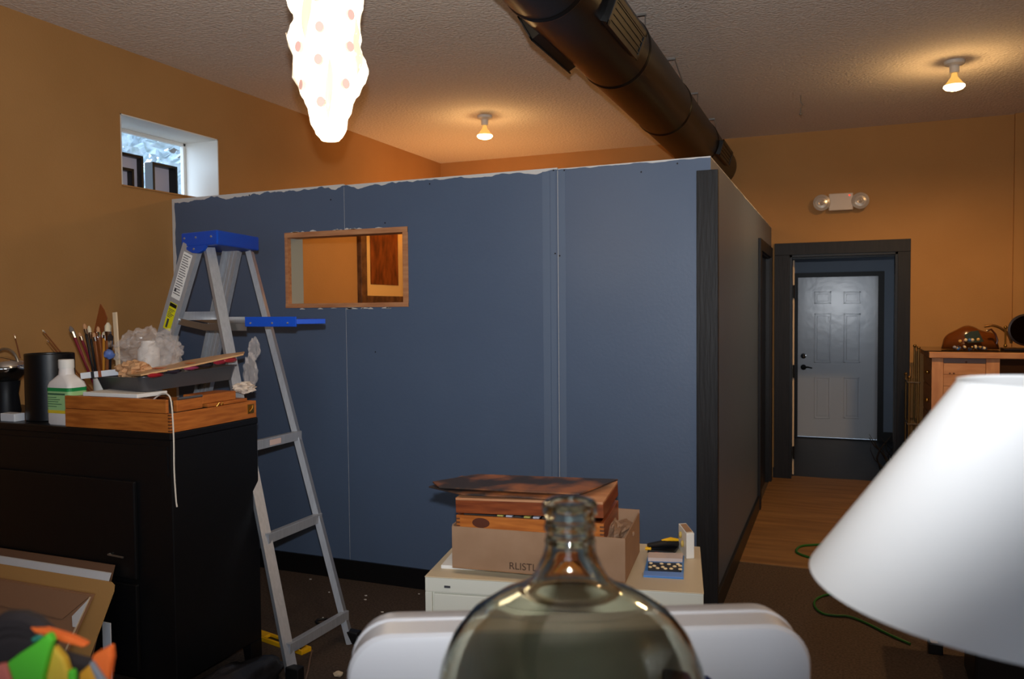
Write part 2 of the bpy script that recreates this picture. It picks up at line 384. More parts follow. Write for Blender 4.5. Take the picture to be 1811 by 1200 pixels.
OX0, OX1, OZ0, OZ1 = -3.08, -2.247, 1.603, 2.045
S1, S2 = -2.662, -1.355
wp = struct('wall_partition', (XL, D, 0))
def sheet(poly): return MB().prism([(x, D, z) for x, z in poly], (0, 0.016, 0))
g = 0.0018
sheet([(XL+0.004, 0), (S1-g, 0), (S1-g, OZ0), (OX0, OZ0), (OX0, OZ1), (S1-g, OZ1), (S1-g, HP+0.006), (XL+0.004, HP-0.004)]).build('drywall_sheet', PART, wp)
sheet([(S1+g, 0), (S2-g, 0), (S2-g, HP+0.004), (S1+g, HP), (S1+g, OZ1), (OX1, OZ1), (OX1, OZ0), (S1+g, OZ0)]).build('drywall_sheet', PART, wp)
sheet([(S2+g, 0), (XC, 0), (XC, HP+0.002), (S2+g, HP-0.002)]).build('drywall_sheet', PART, wp)
MB().box((S1-0.006, D+0.003, 0), (S1+0.006, D+0.02, OZ0)).box((S1-0.006, D+0.003, OZ1), (S1+0.006, D+0.02, HP-0.01)).build('joint_filler', DRYRAW, wp)
MB().box((S2-0.006, D+0.003, 0), (S2+0.006, D+0.02, HP-0.01)).build('joint_filler', DRYRAW, wp)
for x0, x1 in ((S2-0.085, S2-0.045), (S2-0.04, S2-0.012), (S2+0.006, S2+0.04)):
    MB().box((x0, D-0.0012, 0.05), (x1, D+0.001, HP-0.012)).build('joint_tape', TAPE, wp, bevel=0.0006)
# side return wall along the passage to the back
SD0, SD1, SDH = 6.55, 7.55, 2.02
m = MB(); m.box((XC-0.016, D+0.016, 0), (XC, SD0, HP)).box((XC-0.016, SD0, SDH), (XC, SD1, HP)).box((XC-0.016, SD1, 0), (XC, B, HP)); m.build('drywall_sheet', PART, wp)
# studs / inner faces
m = MB(); m.box((XL, D+0.016, 0), (OX0, D+0.10, HP-0.01)).box((OX1, D+0.016, 0), (XC-0.016, D+0.10, HP-0.01)).box((OX0, D+0.016, 0), (OX1, D+0.10, OZ0)).box((OX0, D+0.016, OZ1), (OX1, D+0.10, HP-0.01))
m.build('stud_core', GREYBOARD, wp)
m = MB(); m.box((XC-0.11, D+0.1, 0), (XC-0.016, SD0, HP-0.01)).box((XC-0.11, SD0, SDH), (XC-0.016, SD1, HP-0.01)).box((XC-0.11, SD1, 0), (XC-0.016, B, HP-0.01)); m.build('stud_core', GREYBOARD, wp)
SCREW = mat('screw_head', (40, 42, 46), 0.5, 0.6)
for px, py in ((441, 345), (585, 353), (681, 394), (760, 325), (979, 301), (998, 301), (1134, 304), (1198, 289), (982, 448), (990, 452), (664, 622)):
    q = at(px, py, 1, D)
    MB().lathe([(0.0045, 0), (0.0045, 0.0012), (0, 0.0014)], (q.x, D, q.z), 8, Matrix.Rotation(R(90), 3, 'X')).build('screw', SCREW, wp)
# rough cut-out lining = inner window of the partition
w3 = struct('window_3', (OX0, D, OZ0))
ft = 0.03
MB().box((OX0-0.004, D-0.006, OZ0), (OX0+0.016, D+0.03, OZ1)).build('frame_board', RAWWOOD, w3, bevel=0.002)
MB().box((OX1-ft, D-0.006, OZ0), (OX1+0.004, D+0.10, OZ1)).build('frame_board', RAWWOOD, w3, bevel=0.002)
MB().box((OX0-0.004, D-0.008, OZ1-0.027), (OX1+0.004, D+0.1, OZ1+0.004)).build('frame_board', RAWWOOD, w3, bevel=0.002)
MB().box((OX0-0.004, D-0.008, OZ0-0.004), (OX1+0.004, D+0.1, OZ0+0.022)).build('frame_board', RAWWOOD, w3, bevel=0.002)
MB().box((OX0, D+0.03, OZ0+0.02), (OX0+0.012, D+0.15, OZ1-0.02)).build('drywall_reveal', GREYBOARD, w3)
# ragged bare plaster around the cut-out
for k in range(26):
    top = k < 15; x = random.uniform(OX0, OX1-0.05) if k % 3 else random.uniform(S1-0.14, S1+0.1)
    w = random.uniform(0.02, 0.07); h = random.uniform(0.004, 0.011)
    z = OZ1+0.004 if top else OZ0-0.004-h
    MB().prism([(x, D-0.0015, z), (x+w, D-0.0015, z), (x+w*0.8, D-0.0015, z+h*0.5), (x+w*0.45, D-0.0015, z+h), (x+w*0.15, D-0.0015, z+h*0.6)], (0, 0.002, 0)).build('plaster_patch', DRYRAW, w3)
# corner board, base boards, side door
tr = struct('trim_3', (XC, D, 0))
MB().box((-0.641, D-0.022, 0), (XC+0.038, D, 2.24)).build('corner_board', BLACKSTAIN, tr, bevel=0.002)
MB().box((XC, D, 0), (XC+0.036, D+0.022, 2.235)).build('corner_board', BLACKSTAIN, tr, bevel=0.002)
MB().box((-3.43, D-0.016, 0), (-0.641, D, 0.115)).build('baseboard_partition', BLACKPAINT, kind='structure', bevel=0.002)
MB().box((XL, D-0.016, 0.03), (-3.432, D, 0.105)).build('baseboard_unpainted', RAWWOOD, kind='structure', bevel=0.002)
MB().box((XC, D+0.022, 0), (XC+0.016, SD0-0.09, 0.115)).build('baseboard_side', BLACKPAINT, kind='structure', bevel=0.002)
t4 = struct('trim_4', (XC, SD0, 0))
MB().box((XC, SD0-0.09, 0), (XC+0.022, SD0, SDH+0.09)).build('casing_board', BLACKSTAIN, t4, bevel=0.002)
MB().box((XC, SD1, 0), (XC+0.022, SD1+0.09, SDH+0.09)).build('casing_board', BLACKSTAIN, t4, bevel=0.002)
MB().box((XC, SD0, SDH), (XC+0.022, SD1, SDH+0.09)).build('head_casing', BLACKSTAIN, t4, bevel=0.002)
for y in (SD0, SD1-0.012): MB().box((XC-0.11, y, 0), (XC+0.002, y+0.012, SDH)).build('jamb', BLACKTRIM, t4)
MB().box((XC-0.11, SD0+0.012, SDH-0.012), (XC+0.002, SD1-0.012, SDH)).build('jamb_head', BLACKTRIM, t4)
d3 = struct('door_3', (XC-0.06, SD0, 0))
MB().box((XC-0.07, SD0+0.014, 0.01), (XC-0.03, SD1-0.014, SDH-0.014)).build('door_slab', BLACKPAINT, d3)
bs = MB(); bs.box((XC+0.02, B-0.016, 0), (-0.547, B, 0.1)).box((0.574, B-0.016, 0), (XR, B, 0.1)); bs.build('baseboard_back', BLACKPAINT, kind='structure')

# framed print on the left wall of the inner room
PRINT = mat('brown_print', (150, 78, 30), 0.4, c2=(92, 44, 16), scale=16, stretch=(1, 1, 0.35))
MATB = mat('cream_mat_board', (232, 190, 120), 0.6)
PFRAME = mat('old_wood_frame', (120, 82, 50), 0.5, c2=(78, 50, 30), scale=14)
pf = thing('framed_print', 'framed brown print with cream mat hanging inside the blue partition room', 'picture', (XL, 6.6, 1.62))
for lo, hi in (((6.12, 1.62), (6.215, 2.62)), ((6.90, 1.62), (7.0, 2.62)), ((6.215, 1.62), (6.90, 1.715)), ((6.215, 2.52), (6.90, 2.62))):
    MB().box((XL, lo[0], lo[1]), (XL+0.045, hi[0], hi[1])).build('frame_rail', PFRAME, pf, bevel=0.004)
MB().box((XL, 6.21, 1.70), (XL+0.02, 6.905, 2.53)).build('mat_board', MATB, pf)
MB().box((XL+0.018, 6.305, 1.82), (XL+0.024, 6.80, 2.42)).build('print_sheet', PRINT, pf)

# ================================================================== CEILING THINGS
DX, DZ, DR = -1.073, 2.897, 0.186
duct = thing('air_duct', 'thick round black air duct running along the ceiling', 'duct', (DX, 2.0, DZ-DR))
RX = Matrix.Rotation(R(-90), 3, 'X')
for y0, y1 in ((-1.2, 1.5), (1.5, 3.02), (3.02, 4.07), (4.07, 5.3), (5.3, 6.55), (6.55, B)):
    MB().lathe([(DR, 0.0), (DR, y1-y0)], (DX, y0, DZ), 48, RX).build('duct_section', DUCTM, duct, True)
for y in (1.5, 3.02, 4.07, 5.3, 6.55):
    MB().lathe([(DR, -0.02), (DR+0.004, -0.014), (DR+0.004, 0.0), (DR+0.0055, 0.002), (DR+0.0055, 0.008), (DR+0.004, 0.01), (DR+0.004, 0.016), (DR, 0.02)], (DX, y, DZ), 48, RX).build('seam_ring', DUCTM, duct, True)
for (y0, y1, ang) in ((3.28, 3.82, 210), (3.28, 3.82, 338), (6.55, 7.15, 345), (1.4, 1.95, 210)):
    a = R(ang); nrm = V((cos(a), 0, sin(a))); tg = V((-sin(a), 0, cos(a))); c = V((DX, 0, DZ))+nrm*(DR+0.028); hw = 0.065
    def ob(u0, u1, n0, n1, ya, yb, mb):
        pts = [c+tg*u+nrm*n for u, n in ((u0, n0), (u1, n0), (u1, n1), (u0, n1))]
        return mb.prism([p+V((0, ya, 0)) for p in pts], (0, yb-ya, 0))
    rg = MB()
    ob(-hw, hw, 0, 0.006, y0, y0+0.025, rg); ob(-hw, hw, 0, 0.006, y1-0.025, y1, rg); ob(-hw, -hw+0.02, 0, 0.006, y0, y1, rg); ob(hw-0.02, hw, 0, 0.006, y0, y1, rg)
    rgo = rg.build('register_frame', BLACKPLASTIC, duct, bevel=0.001)
    ob(-hw+0.01, hw-0.01, -0.04, 0.0, y0+0.012, y1-0.012, MB()).build('register_box', DUCTM, duct)
    for k in range(4):
        u = -hw+0.028+k*0.025; ob(u, u+0.006, -0.0, 0.004, y0+0.02, y1-0.02, MB()).build('register_louvre', BLACKPLASTIC, rgo)
for k, (y, lean) in enumerate(((4.305, -0.03), (5.138, 0.07), (6.022, -0.03), (6.893, 0.0))):
    hgw = MB(); hgw.bar((-1.04, y, HC-0.006), (-0.96, y, HC-0.006), 0.012, 0.02)
    hgw.tube([(-0.965, y, HC-0.01), (-0.95+lean*0.3, y+lean, HC-0.13), (DX+DR*0.6, y+lean, DZ+DR*0.8)], 0.0035, 6); hgw.build('hanger_wire', STEEL, duct)
hk = MB(); q = at(1416, 168, 2, HC); hk.tube([q, q+V((0, 0, -0.05)), q+V((0.015, 0, -0.075)), q+V((0.0, 0, -0.1)), q+V((0, 0, -0.14))], 0.004, 6); hk.ball(q+V((0, 0, -0.14)), 0.01)
hk.build('ceiling_hook', STEEL, label='small metal hook hanging from the ceiling above the doorway', category='hook')

PORCELAIN = mat('porcelain', (225, 220, 210), 0.35)
BULB = mat('glowing_bulb_face', (255, 240, 210), 0.4, emit=(255, 226, 170), estr=9.0)
BULBN = mat('bulb_neck', (240, 200, 130), 0.3, emit=(255, 190, 90), estr=0.7)
def flood(x, y, label, power, group, col=(1.0, 0.60, 0.26)):
    o = thing('ceiling_bulb', label, 'bulb', (x, y, HC), 0, group)
    MB().lathe([(0.0, HC), (0.062, HC), (0.06, HC-0.02), (0.03, HC-0.032), (0.028, HC-0.075), (0.0, HC-0.078)][::-1], (x, y, 0), 24).build('socket', PORCELAIN, o, True)
    MB().lathe([(0.016, HC-0.075), (0.02, HC-0.10), (0.045, HC-0.135), (0.062, HC-0.155)][::-1], (x, y, 0), 24).build('bulb_neck', BULBN, o, True)
    MB().lathe([(0.062, HC-0.155), (0.064, HC-0.165), (0.052, HC-0.178), (0.028, HC-0.186), (0.0, HC-0.188)][::-1], (x, y, 0), 24).build('bulb_face', BULB, o, True)
    l = lamp('bulb_light', 'SPOT', (x, y, HC-0.2), power, col, spot_size=R(172), spot_blend=0.6, shadow_soft_size=0.05)
    l.parent = o; l.location = (0, 0, -0.2)
    g_ = lamp('bulb_glow', 'POINT', (0, 0, -0.25), power*0.06, (1.0, 0.62, 0.25), shadow_soft_size=0.05); g_.parent = o
    return o
flood(-2.674, 6.034, 'lit flood bulb on the ceiling above the blue partition room', 76, 'ceiling flood bulbs', (1.0, 0.54, 0.18))
flood(0.682, 5.935, 'lit flood bulb on the ceiling above the pine cabinet', 120, 'ceiling flood bulbs')
flood(1.9, 2.3, 'added flood bulb out of view on the ceiling right of the table', 70, 'ceiling flood bulbs')  # extra bulb above the view, added for warm fill

tq = (-3.2, 6.9)  # added lamp hidden by the partition, warms the ceiling there
to_ = thing('added_floor_lamp', 'added unseen uplight floor lamp inside the blue partition room', 'lamp', (*tq, 0))
MB().lathe([(0.13, 0), (0.13, 0.02), (0.02, 0.035), (0.014, 0.05), (0.014, 1.72), (0.03, 1.74), (0, 1.74)], (*tq, 0), 28).build('stand', BLACKPAINT, to_, True)
MB().lathe([(0.03, 1.74), (0.10, 1.77), (0.15, 1.84), (0.146, 1.84), (0.096, 1.776), (0.028, 1.746)], (*tq, 0), 32, closed=True).build('bowl', PORCELAIN, to_, True)
MB().ball((*tq, 1.80), 0.03, 14, 10).build('bulb', BULB, to_, True)
l = lamp('uplight', 'SPOT', (0, 0, 1.86), 46, (1.0, 0.47, 0.15), spot_size=R(150), spot_blend=0.8, shadow_soft_size=0.06); l.parent = to_; l.rotation_euler = (pi, 0, 0)
# hanging lamp
LC = atd(581, 120, 2.6); LX, LY = LC.x, LC.y
LAMPB = mat('glowing_lamp_skin', (255, 248, 235), 0.6, emit=(255, 230, 194), estr=3.4)
LAMPL = mat('glowing_lamp_leaf', (190, 170, 140), 0.6, emit=(255, 236, 204), estr=0.86)
LAMPC = mat('lamp_curl', (230, 190, 176), 0.6, emit=(225, 160, 145), estr=0.5)
zbot = atd(590, 247, 2.6).z
ca = math.atan2(-LY, -LX)            # azimuth that faces the camera
SL = [(-60, 512), (-30, 522), (0, 510), (15, 513), (30, 523), (42, 524), (55, 516), (70, 511), (85, 514), (100, 522), (110, 525), (122, 521), (134, 521), (139, 519), (150, 529), (165, 531), (180, 539), (195, 545), (215, 548), (235, 557), (247, 567)]
SR = [(-60, 640), (-30, 648), (0, 645), (12, 644), (28, 636), (50, 637), (68, 640), (80, 637), (95, 641), (110, 648), (125, 652), (140, 648), (155, 639), (166, 635), (170, 629), (185, 623), (195, 621), (212, 613), (225, 612), (238, 607), (247, 598)]
def prof(tab, y):
    if y <= tab[0][0]: y = tab[0][0]+(tab[0][0]-y) % 60
    for (y0, x0), (y1, x1) in zip(tab, tab[1:]):
        if y0 <= y <= y1: f_ = (y-y0)/(y1-y0); f_ = f_*f_*(3-2*f_); return x0+(x1-x0)*f_
    return tab[-1][1]
a_r = math.atan2(RT.y, RT.x)
def lr(z, a):
    y = 247-(z-zbot)*F/2.6; ml = 2.6/F
    rl, rr_ = (581.5-prof(SL, y))*ml, (prof(SR, y)-581.5)*ml
    yf = min(y+30, 247) if y < 190 else y
    rf = ((581.5-prof(SL, yf))+(prof(SR, min(yf+8, 247))-581.5))*0.5*ml
    c_ = cos(a-a_r); w = c_*c_
    return w*(rr_ if c_ > 0 else rl)+(1-w)*rf
hl = thing('hanging_lamp', 'glowing white knobbly hanging lamp with pinkish curls', 'lamp', (LX, LY, zbot))
b = MB(); n, mz, ztop = 72, 90, 3.02
vs = []; fs = []
for i in range(mz+1):
    z = zbot+(ztop-zbot)*i/mz
    for k in range(n):
        a = 2*pi*k/n; r = lr(z, a); vs.append((LX+r*cos(a), LY+r*sin(a), z))
for i in range(mz):
    fs += [(i*n+k, i*n+(k+1) % n, (i+1)*n+(k+1) % n, (i+1)*n+k) for k in range(n)]
fs.append(tuple(mz*n+k for k in range(n)))
b.add(vs, fs).build('lamp_body', LAMPB, hl, True, ang=80)
def lpt(a, z, off): r = lr(z, a)+off; return V((LX+r*cos(a), LY+r*sin(a), z))
for k in range(16):                  # overlapping leaves that wrap the body
    a0 = ca+k*2.4; zc = zbot+0.14+k*0.048; pm = MB(); vs = []; fs = []
    for i in range(9):
        for j in range(7):
            u = i/8*2-1; v = j/6*2-1; w = 0.17*(1-0.8*v*v)
            vs.append(lpt(a0+u*w, zc+v*0.075+u*0.02, 0.002+0.004*max(0, u)**2))
    for i in range(8):
        for j in range(6): fs.append((i*7+j, (i+1)*7+j, (i+1)*7+j+1, i*7+j+1))
    pm.add(vs, fs); o = pm.build('lamp_leaf', LAMPL, hl, True, ang=80)
    so = o.modifiers.new('thickness', 'SOLIDIFY'); so.thickness = 0.0015
for px, py in ((564, 65), (564, 118), (612, 155), (568, 188), (618, 93), (560, 10), (534, 155), (528, 95), (620, 35)):
    # curls: small rolled discs at the joints of the leaves
    best = None
    for ai in range(-40, 41):
        a = ca+ai*0.04; zz = zbot+(247-py)/F*2.5
        p = lpt(a, zz, 0.010); q = proj(p); e = abs(q[0]-px)
        if best is None or e < best[0]: best = (e, a, zz)
    _, a, zz = best; rad = V((cos(a), sin(a), 0)); tg = V((-sin(a), cos(a), 0))
    ring = [lpt(a, zz, 0.014)+tg*(0.0135*cos(th))+V((0, 0, 1))*(0.0165*sin(th)) for th in [2*pi*i/16 for i in range(16)]]
    cm = MB(); cm.prism(ring, -rad*0.012); cm.build('lamp_curl', LAMPC, hl, True)
MB().tube([(LX, LY, ztop-0.02), (LX, LY, HC)], 0.006, 8).build('cord', BLACKPLASTIC, hl)
hll = lamp('hanging_lamp_light', 'POINT', (LX, LY, 2.5), 26, (1.0, 0.78, 0.52), shadow_soft_size=0.12); hll.parent = hl
hll.location = V((LX, LY, zbot-0.16))-V((LX, LY, zbot)); hll.data.energy = 9

# emergency light
em = thing('emergency_light', 'white emergency light with two round lamps above the doorway', 'emergency light', (0.012, B, 2.43))
ax, az = 0.012, 2.502
MB().box((ax-0.10, B-0.075, az-0.075), (ax+0.10, B, az+0.075)).build('housing', mat('almond_plastic', (214, 196, 176), 0.45), em, bevel=0.008)
for sx in (-1, 1):
    hdm = Matrix.Rotation(R(90), 3, 'X')
    c = (ax+sx*0.158, B-0.03, az-0.002)
    MB().lathe([(0.0, -0.025), (0.05, -0.02), (0.068, 0.03), (0.072, 0.055)], c, 28, hdm).build('lamp_head', mat('almond_plastic', (214, 196, 176)), em, True)
    lens = MB().lathe([(0.073, 0.052), (0.07, 0.06), (0.05, 0.066), (0.046, 0.06), (0.026, 0.064), (0.02, 0.058), (0.0, 0.07)], c, 28, hdm).build('lens', mat('clear_reflector', (226, 214, 200), 0.18, 0.55), em, True)
MB().ball((ax+0.07, B-0.077, az+0.052), 0.006, 8, 6).build('indicator_light', mat('red_led', (255, 60, 40), 0.4, emit=(255, 50, 30), estr=2.0), em)

# ================================================================== WINDOW SILL FRAMES AND OUTDOORS
LILAC = mat('lilac_reflection_backing', (206, 206, 226), 0.2)  # lilac stands for reflections on the frame glass, painted into the backing
def sillframe(y0, y1, z1, x, label, dep=0.05, hollow=False):
    o = thing('picture_frame', label, 'picture frame', (x, (y0+y1)/2, WZ0+t), 0, 'black frames on the window sill')
    z0 = WZ0+t; w = 0.018
    for lo, hi in (((y0, z0), (y0+w, z1)), ((y1-w, z0), (y1, z1)), ((y0+w, z0), (y1-w, z0+w)), ((y0+w, z1-w), (y1-w, z1))):
        MB().box((x-dep/2, lo[0], lo[1]), (x+dep/2, hi[0], hi[1])).build('frame_rail', BLACKPAINT, o, bevel=0.002)
    MB().box((x-dep/2+0.004, y0+w, z0+w), (x-dep/2+0.01, y1-w, z1-w)).build('backing', LILAC, o)
xs = XL-0.20
def sy(px, x): return at(px, 300, 0, x).y
sillframe(sy(205, xs), sy(249, xs), at(240, 275, 0, xs).z, xs, 'tall black picture frame at the back of the window sill')
sillframe(sy(196, xs+0.07), sy(232, xs+0.07), at(225, 298, 0, xs+0.07).z, xs+0.07, 'short black picture frame at the near end of the window sill')
sillframe(sy(263, xs-0.02), sy(307, xs-0.02), at(285, 291, 0, xs-0.02).z, xs-0.02, 'black box frame standing right of the other frames on the sill', 0.07)
LEAF = mat('grey_green_foliage', (122, 140, 142), 0.8, c2=(186, 202, 214), scale=9)
BARK = mat('bark', (70, 58, 48), 0.9)
for k, (tx, ty, th, lab) in enumerate(((-9.5, 7.8, 5.6, 'grey green tree outside the high window'), (-11.5, 11.6, 6.6, 'taller pale tree farther off outside the high window'))):
    o = thing('tree', lab, 'tree', (tx, ty, 0)); random.seed(30+k)
    MB().tube([(tx, ty, 0), (tx+0.1, ty, th*0.5), (tx, ty, th*0.95)], [0.22, 0.16, 0.04], 10).build('trunk', BARK, o, True)
    lf = MB()
    for i in range(2600):
        a = random.uniform(0, 2*pi); hh = random.random(); rr = 2.3*(1-0.55*abs(hh-0.35))*math.sqrt(random.random())
        p = V((tx+rr*cos(a), ty+rr*sin(a), 1.2+hh*(th-1.0))); s = random.uniform(0.09, 0.2)
        d1_ = V((random.gauss(0, 1), random.gauss(0, 1), random.gauss(0, 1))).normalized(); d2_ = d1_.orthogonal().normalized()
        lf.add([p-d1_*s, p+d2_*s*0.5, p+d1_*s, p-d2_*s*0.5], [(0, 1, 2, 3)])
    lf.build('foliage', LEAF, o, kind='stuff')
MB().box((-40, -20, -0.3), (XL-0.35, 40, -0.12)).build('ground_outside', mat('wet_ground', (110, 112, 110), 0.9), kind='structure')

# ================================================================== STEP LADDER
def foot(p1, p2, Y):          # follow an image line down to the floor plane at depth Y
    (x1, y1), (x2, y2) = p1, p2; best = None
    for i in range(600):
        y = y2+i; x = x1+(x2-x1)*(y-y1)/(y2-y1); q = at(x, y, 2, 0.0) if ray(x, y).z < -1e-3 else None
        if q is None: continue
        e = abs(q.y-Y)
        if best is None or e < best[0]: best = (e, q)
    return best[1]
RN0, RN1 = at(372, 437, 1, 3.03), at(521.5, 1202, 2, 0.0)
RF0, RF1 = at(446, 444, 1, 3.34), at(625, 1136, 2, 0.0)
FN0 = at(337, 435, 1, 3.02); FN1 = foot((337, 435), (297, 574), 3.08)
FF0 = at(415, 440, 1, 3.32); FF1 = foot((415, 440), (391, 556), 3.55)
lad = thing('step_ladder', 'aluminium step ladder with blue plastic top cap and blue paint shelf', 'ladder', ((RN1+FF1)/2).to_tuple()[:2]+(0,))
def channel(p0, p1, s, w, fl, th, ridges):
    p0, p1, s = V(p0), V(p1), V(s); a = (p1-p0).normalized(); s = (s-a*s.dot(a)).normalized(); bdir = a.cross(s)
    prof = [(-w/2, 0), (w/2, 0), (w/2, fl), (w/2-th, fl), (w/2-th, th)]
    for k in range(ridges):
        xr = w/2-th-(k+1)*(w-2*th)/(ridges+1); prof += [(xr+0.004, th), (xr+0.003, th+0.004), (xr-0.003, th+0.004), (xr-0.004, th)]
    prof += [(-w/2+th, th), (-w/2+th, fl), (-w/2, fl)]
    mb = MB(); mb.prism([p0+bdir*x+s*y for x, y in prof], p1-p0); return mb
for p0, p1, s, w in ((FN0, FN1, (0, 1, 0), 0.102), (FF0, FF1, (0, -1, 0), 0.1)):
    channel(p0, p1, s, w, 0.03, 0.003, 3).build('front_rail', ALU, lad)
for p0, p1, s, w in ((RN0, RN1, (-0.9, 0.4, 0), 0.046), (RF0, RF1, (-0.9, -0.3, 0), 0.046)):
    channel(p0, p1, s, w, 0.028, 0.003, 2).build('rear_rail', ALU, lad)
for p in (FN1, FF1, RN1, RF1):
    MB().box((p.x-0.035, p.y-0.022, 0), (p.x+0.035, p.y+0.022, 0.06)).build('rubber_foot', BLACKPLASTIC, lad, bevel=0.006)
def onrail(p0, p1, py):
    lo, hi = 0.0, 1.0
    for _ in range(40):
        mid = (lo+hi)/2
        if proj(p0+(p1-p0)*mid)[1] < py: lo = mid
        else: hi = mid
    return p0+(p1-p0)*lo
RIVET = mat('rivet', (210, 206, 198), 0.3, 0.9)
for yn, yf in ((790, 766), (952, 905), (1146, 1088)):
    a, c = onrail(RN0, RN1, yn), onrail(RF0, RF1, yf); c.z = a.z
    br = MB(); br.bar(a+V((0.010, -0.004, 0)), c+V((0.010, 0.004, 0)), 0.042, 0.004); br.bar(a+V((-0.002, -0.004, 0.021)), c+V((-0.002, 0.004, 0.021)), 0.003, 0.026)
    bo = br.build('rear_brace', ALU, lad, bevel=0.001)
    if yn == 790:
        mid = a.lerp(c, 0.45); MB().bar(mid+V((0.0148, -0.04, 0)), mid+V((0.0148, 0.04, 0)), 0.026, 0.0012).build('maker_label', mat('pale_red_label', (214, 186, 178), 0.6), lad)
for z in (0.30, 0.62, 0.94, 1.27, 1.58):
    f = z/FN0.z; a = FN1.lerp(FN0, f); c = FF1.lerp(FF0, f); c.z = a.z
    stp = MB(); stp.bar(a, c, 0.004, 0.082); stp.bar(a+V((-0.039, 0, -0.02)), c+V((-0.039, 0, -0.02)), 0.04, 0.004); stp.bar(a+V((0.039, 0, -0.02)), c+V((0.039, 0, -0.02)), 0.04, 0.004)
    stp.build('step', ALU, lad)
# top cap
c0 = at(320, 410, 1, 3.03); c1 = at(384, 408, 1, 2.965); c2_ = at(458, 422, 1, 3.36); zc1 = (c0.z+c1.z)/2; zc0 = at(384, 432, 1, 2.965).z
c3 = c2_+(c0-c1); cc = [V((p.x, p.y, zc0)) for p in (c0, c1, c2_, c3)]
cap = MB(); cap.hexa(cc, [V((p.x, p.y, zc1)) for p in cc]); capo = cap.build('top_cap', BLUEPLASTIC, lad, bevel=0.007)
u = (cc[1]-cc[0]); lw = 0.35
MB().prism([cc[0]+u*k+V((0, 0, z)) for k, z in ((0.06, 0.002), (0.68, 0.002), (0.60, -0.022), (0.46, -0.034), (0.30, -0.03), (0.14, -0.012))], (0.0, 0.02, 0)).build('cap_lug', BLUEPLASTIC, lad, bevel=0.002)
out = V((-0.1, -1, 0)).normalized()
for k, z in ((0.10, 0.042), (0.42, 0.042), (0.84, 0.04), (0.36, -0.012)):
    p = cc[0]+u*k+V((0, 0, z)); MB().ball(p, 0.006, 8, 6).build('rivet', RIVET, lad)
# spreader bars and paint shelf
for a0, b0, y_ in ((322, 436, 0), (330, 452, 1)):
    Yp = 3.04 if y_ == 0 else 3.33; pa = at(a0, 578 if y_ == 0 else 566, 1, Yp); pb = at(b0, 574, 1, Yp-0.02); pb.z = pa.z+0.0
    MB().bar(pa+V((-0.03, 0, 0.03)), pa.lerp(pb, 0.35), 0.032, 0.004).bar(pa.lerp(pb, 0.34), pb, 0.034, 0.004).build('spreader_bar', STEEL, lad, bevel=0.001)
SZ = 1.535
s0, s1, s2_, s3 = at(434, 570, 1, 2.965), at(524, 567, 1, 2.95), at(574, 561, 1, 3.05), at(545, 560, 1, 3.40)
s4 = V((s0.x+0.06, 3.40, 0))
poly = [s0, s1, s2_, s3, s4]
MB().prism([V((p.x, p.y, SZ)) for p in poly], (0, 0, 0.008)).build('paint_shelf', BLUEPLASTIC, lad, bevel=0.002)
for i in range(5):
    a, c = poly[i], poly[(i+1) % 5]; hgt = 0.045 if i == 0 else 0.022
    MB().bar(V((a.x, a.y, SZ-0.002)), V((c.x, c.y, SZ-0.002)), hgt, 0.008).build('shelf_rim', BLUEPLASTIC, lad, bevel=0.002)
for f_ in (0.12, 0.55, 0.85):
    p = s0.lerp(s1, f_); MB().ball((p.x, p.y-0.006, SZ-0.008), 0.005, 8, 6).build('rivet', RIVET, lad)
# labels on the near front rail
def railpt(y, off, out_=0.0):
    a = (FN1-FN0).normalized(); p = onrail(FN0, FN1, y); s = V((0, 1, 0)); s = (s-a*s.dot(a)).normalized(); bd = a.cross(s); return p+bd*off-s*out_
def railquad(ya, yb, w0, w1, name, m, o_=0.001, par=None):
    q = [railpt(ya, w0, o_), railpt(ya, w1, o_), railpt(yb, w1, o_), railpt(yb, w0, o_)]
    return MB().prism(q, V((0, -0.0006, 0))).build(name, m, par or lad)
lb = railquad(448, 528, -0.028, 0.028, 'instruction_label', PAPER)
yl = railquad(536, 582, -0.024, 0.024, 'warning_label', mat('yellow_label', (222, 214, 20), 0.5))
INK = mat('print_ink', (60, 60, 66), 0.6)
railquad(537, 543, -0.022, 0.022, 'printed_line', mat('label_black', (16, 16, 16), 0.5), 0.0018, yl)
for k in range(6): railquad(547+k*2.6, 548+k*2.6, -0.019, 0.019-0.008*(k % 3), 'printed_line', INK, 0.0018, yl)
railquad(564, 579, -0.012, 0.0, 'printed_pictogram', INK, 0.0018, yl)
for k in range(17): railquad(452+k*4.2, 453.2+k*4.2, -0.022, 0.022-0.012*((k*7) % 4)/3, 'printed_line', INK, 0.0018, lb)
railquad(512, 517, -0.02, -0.008, 'printed_mark', INK, 0.0018, lb)

# ================================================================== BLACK DRESSER
X1, Y0, Y1, ZT = -2.42, 2.40, 2.905, 1.107
X0 = -3.94
dr = thing('dresser', 'tall black wooden dresser against the left wall', 'dresser', ((X0+X1)/2, (Y0+Y1)/2, 0))
MB().box((X0, Y0, 0.10), (X1, Y1, ZT-0.03)).build('body', BLACKPAINT, dr, bevel=0.004)
MB().box((X0-0.005, Y0-0.008, ZT-0.03), (X1+0.006, Y1, ZT)).build('top', BLACKPAINT, dr, bevel=0.006)
for x in (X0, X1-0.05):
    for y in (Y0, Y1-0.075):
        MB().hexa([(x+0.008, y+0.01, 0), (x+0.05, y+0.01, 0), (x+0.05, y+0.075, 0), (x+0.008, y+0.065, 0)], [(x, y, 0.1), (x+0.05, y, 0.1), (x+0.05, y+0.075, 0.1), (x, y+0.075, 0.1)]).build('leg', BLACKPAINT, dr, bevel=0.003)
p0 = at(236, 852, 1, Y0-0.018); p1 = at(236, 1025, 1, Y0-0.018)
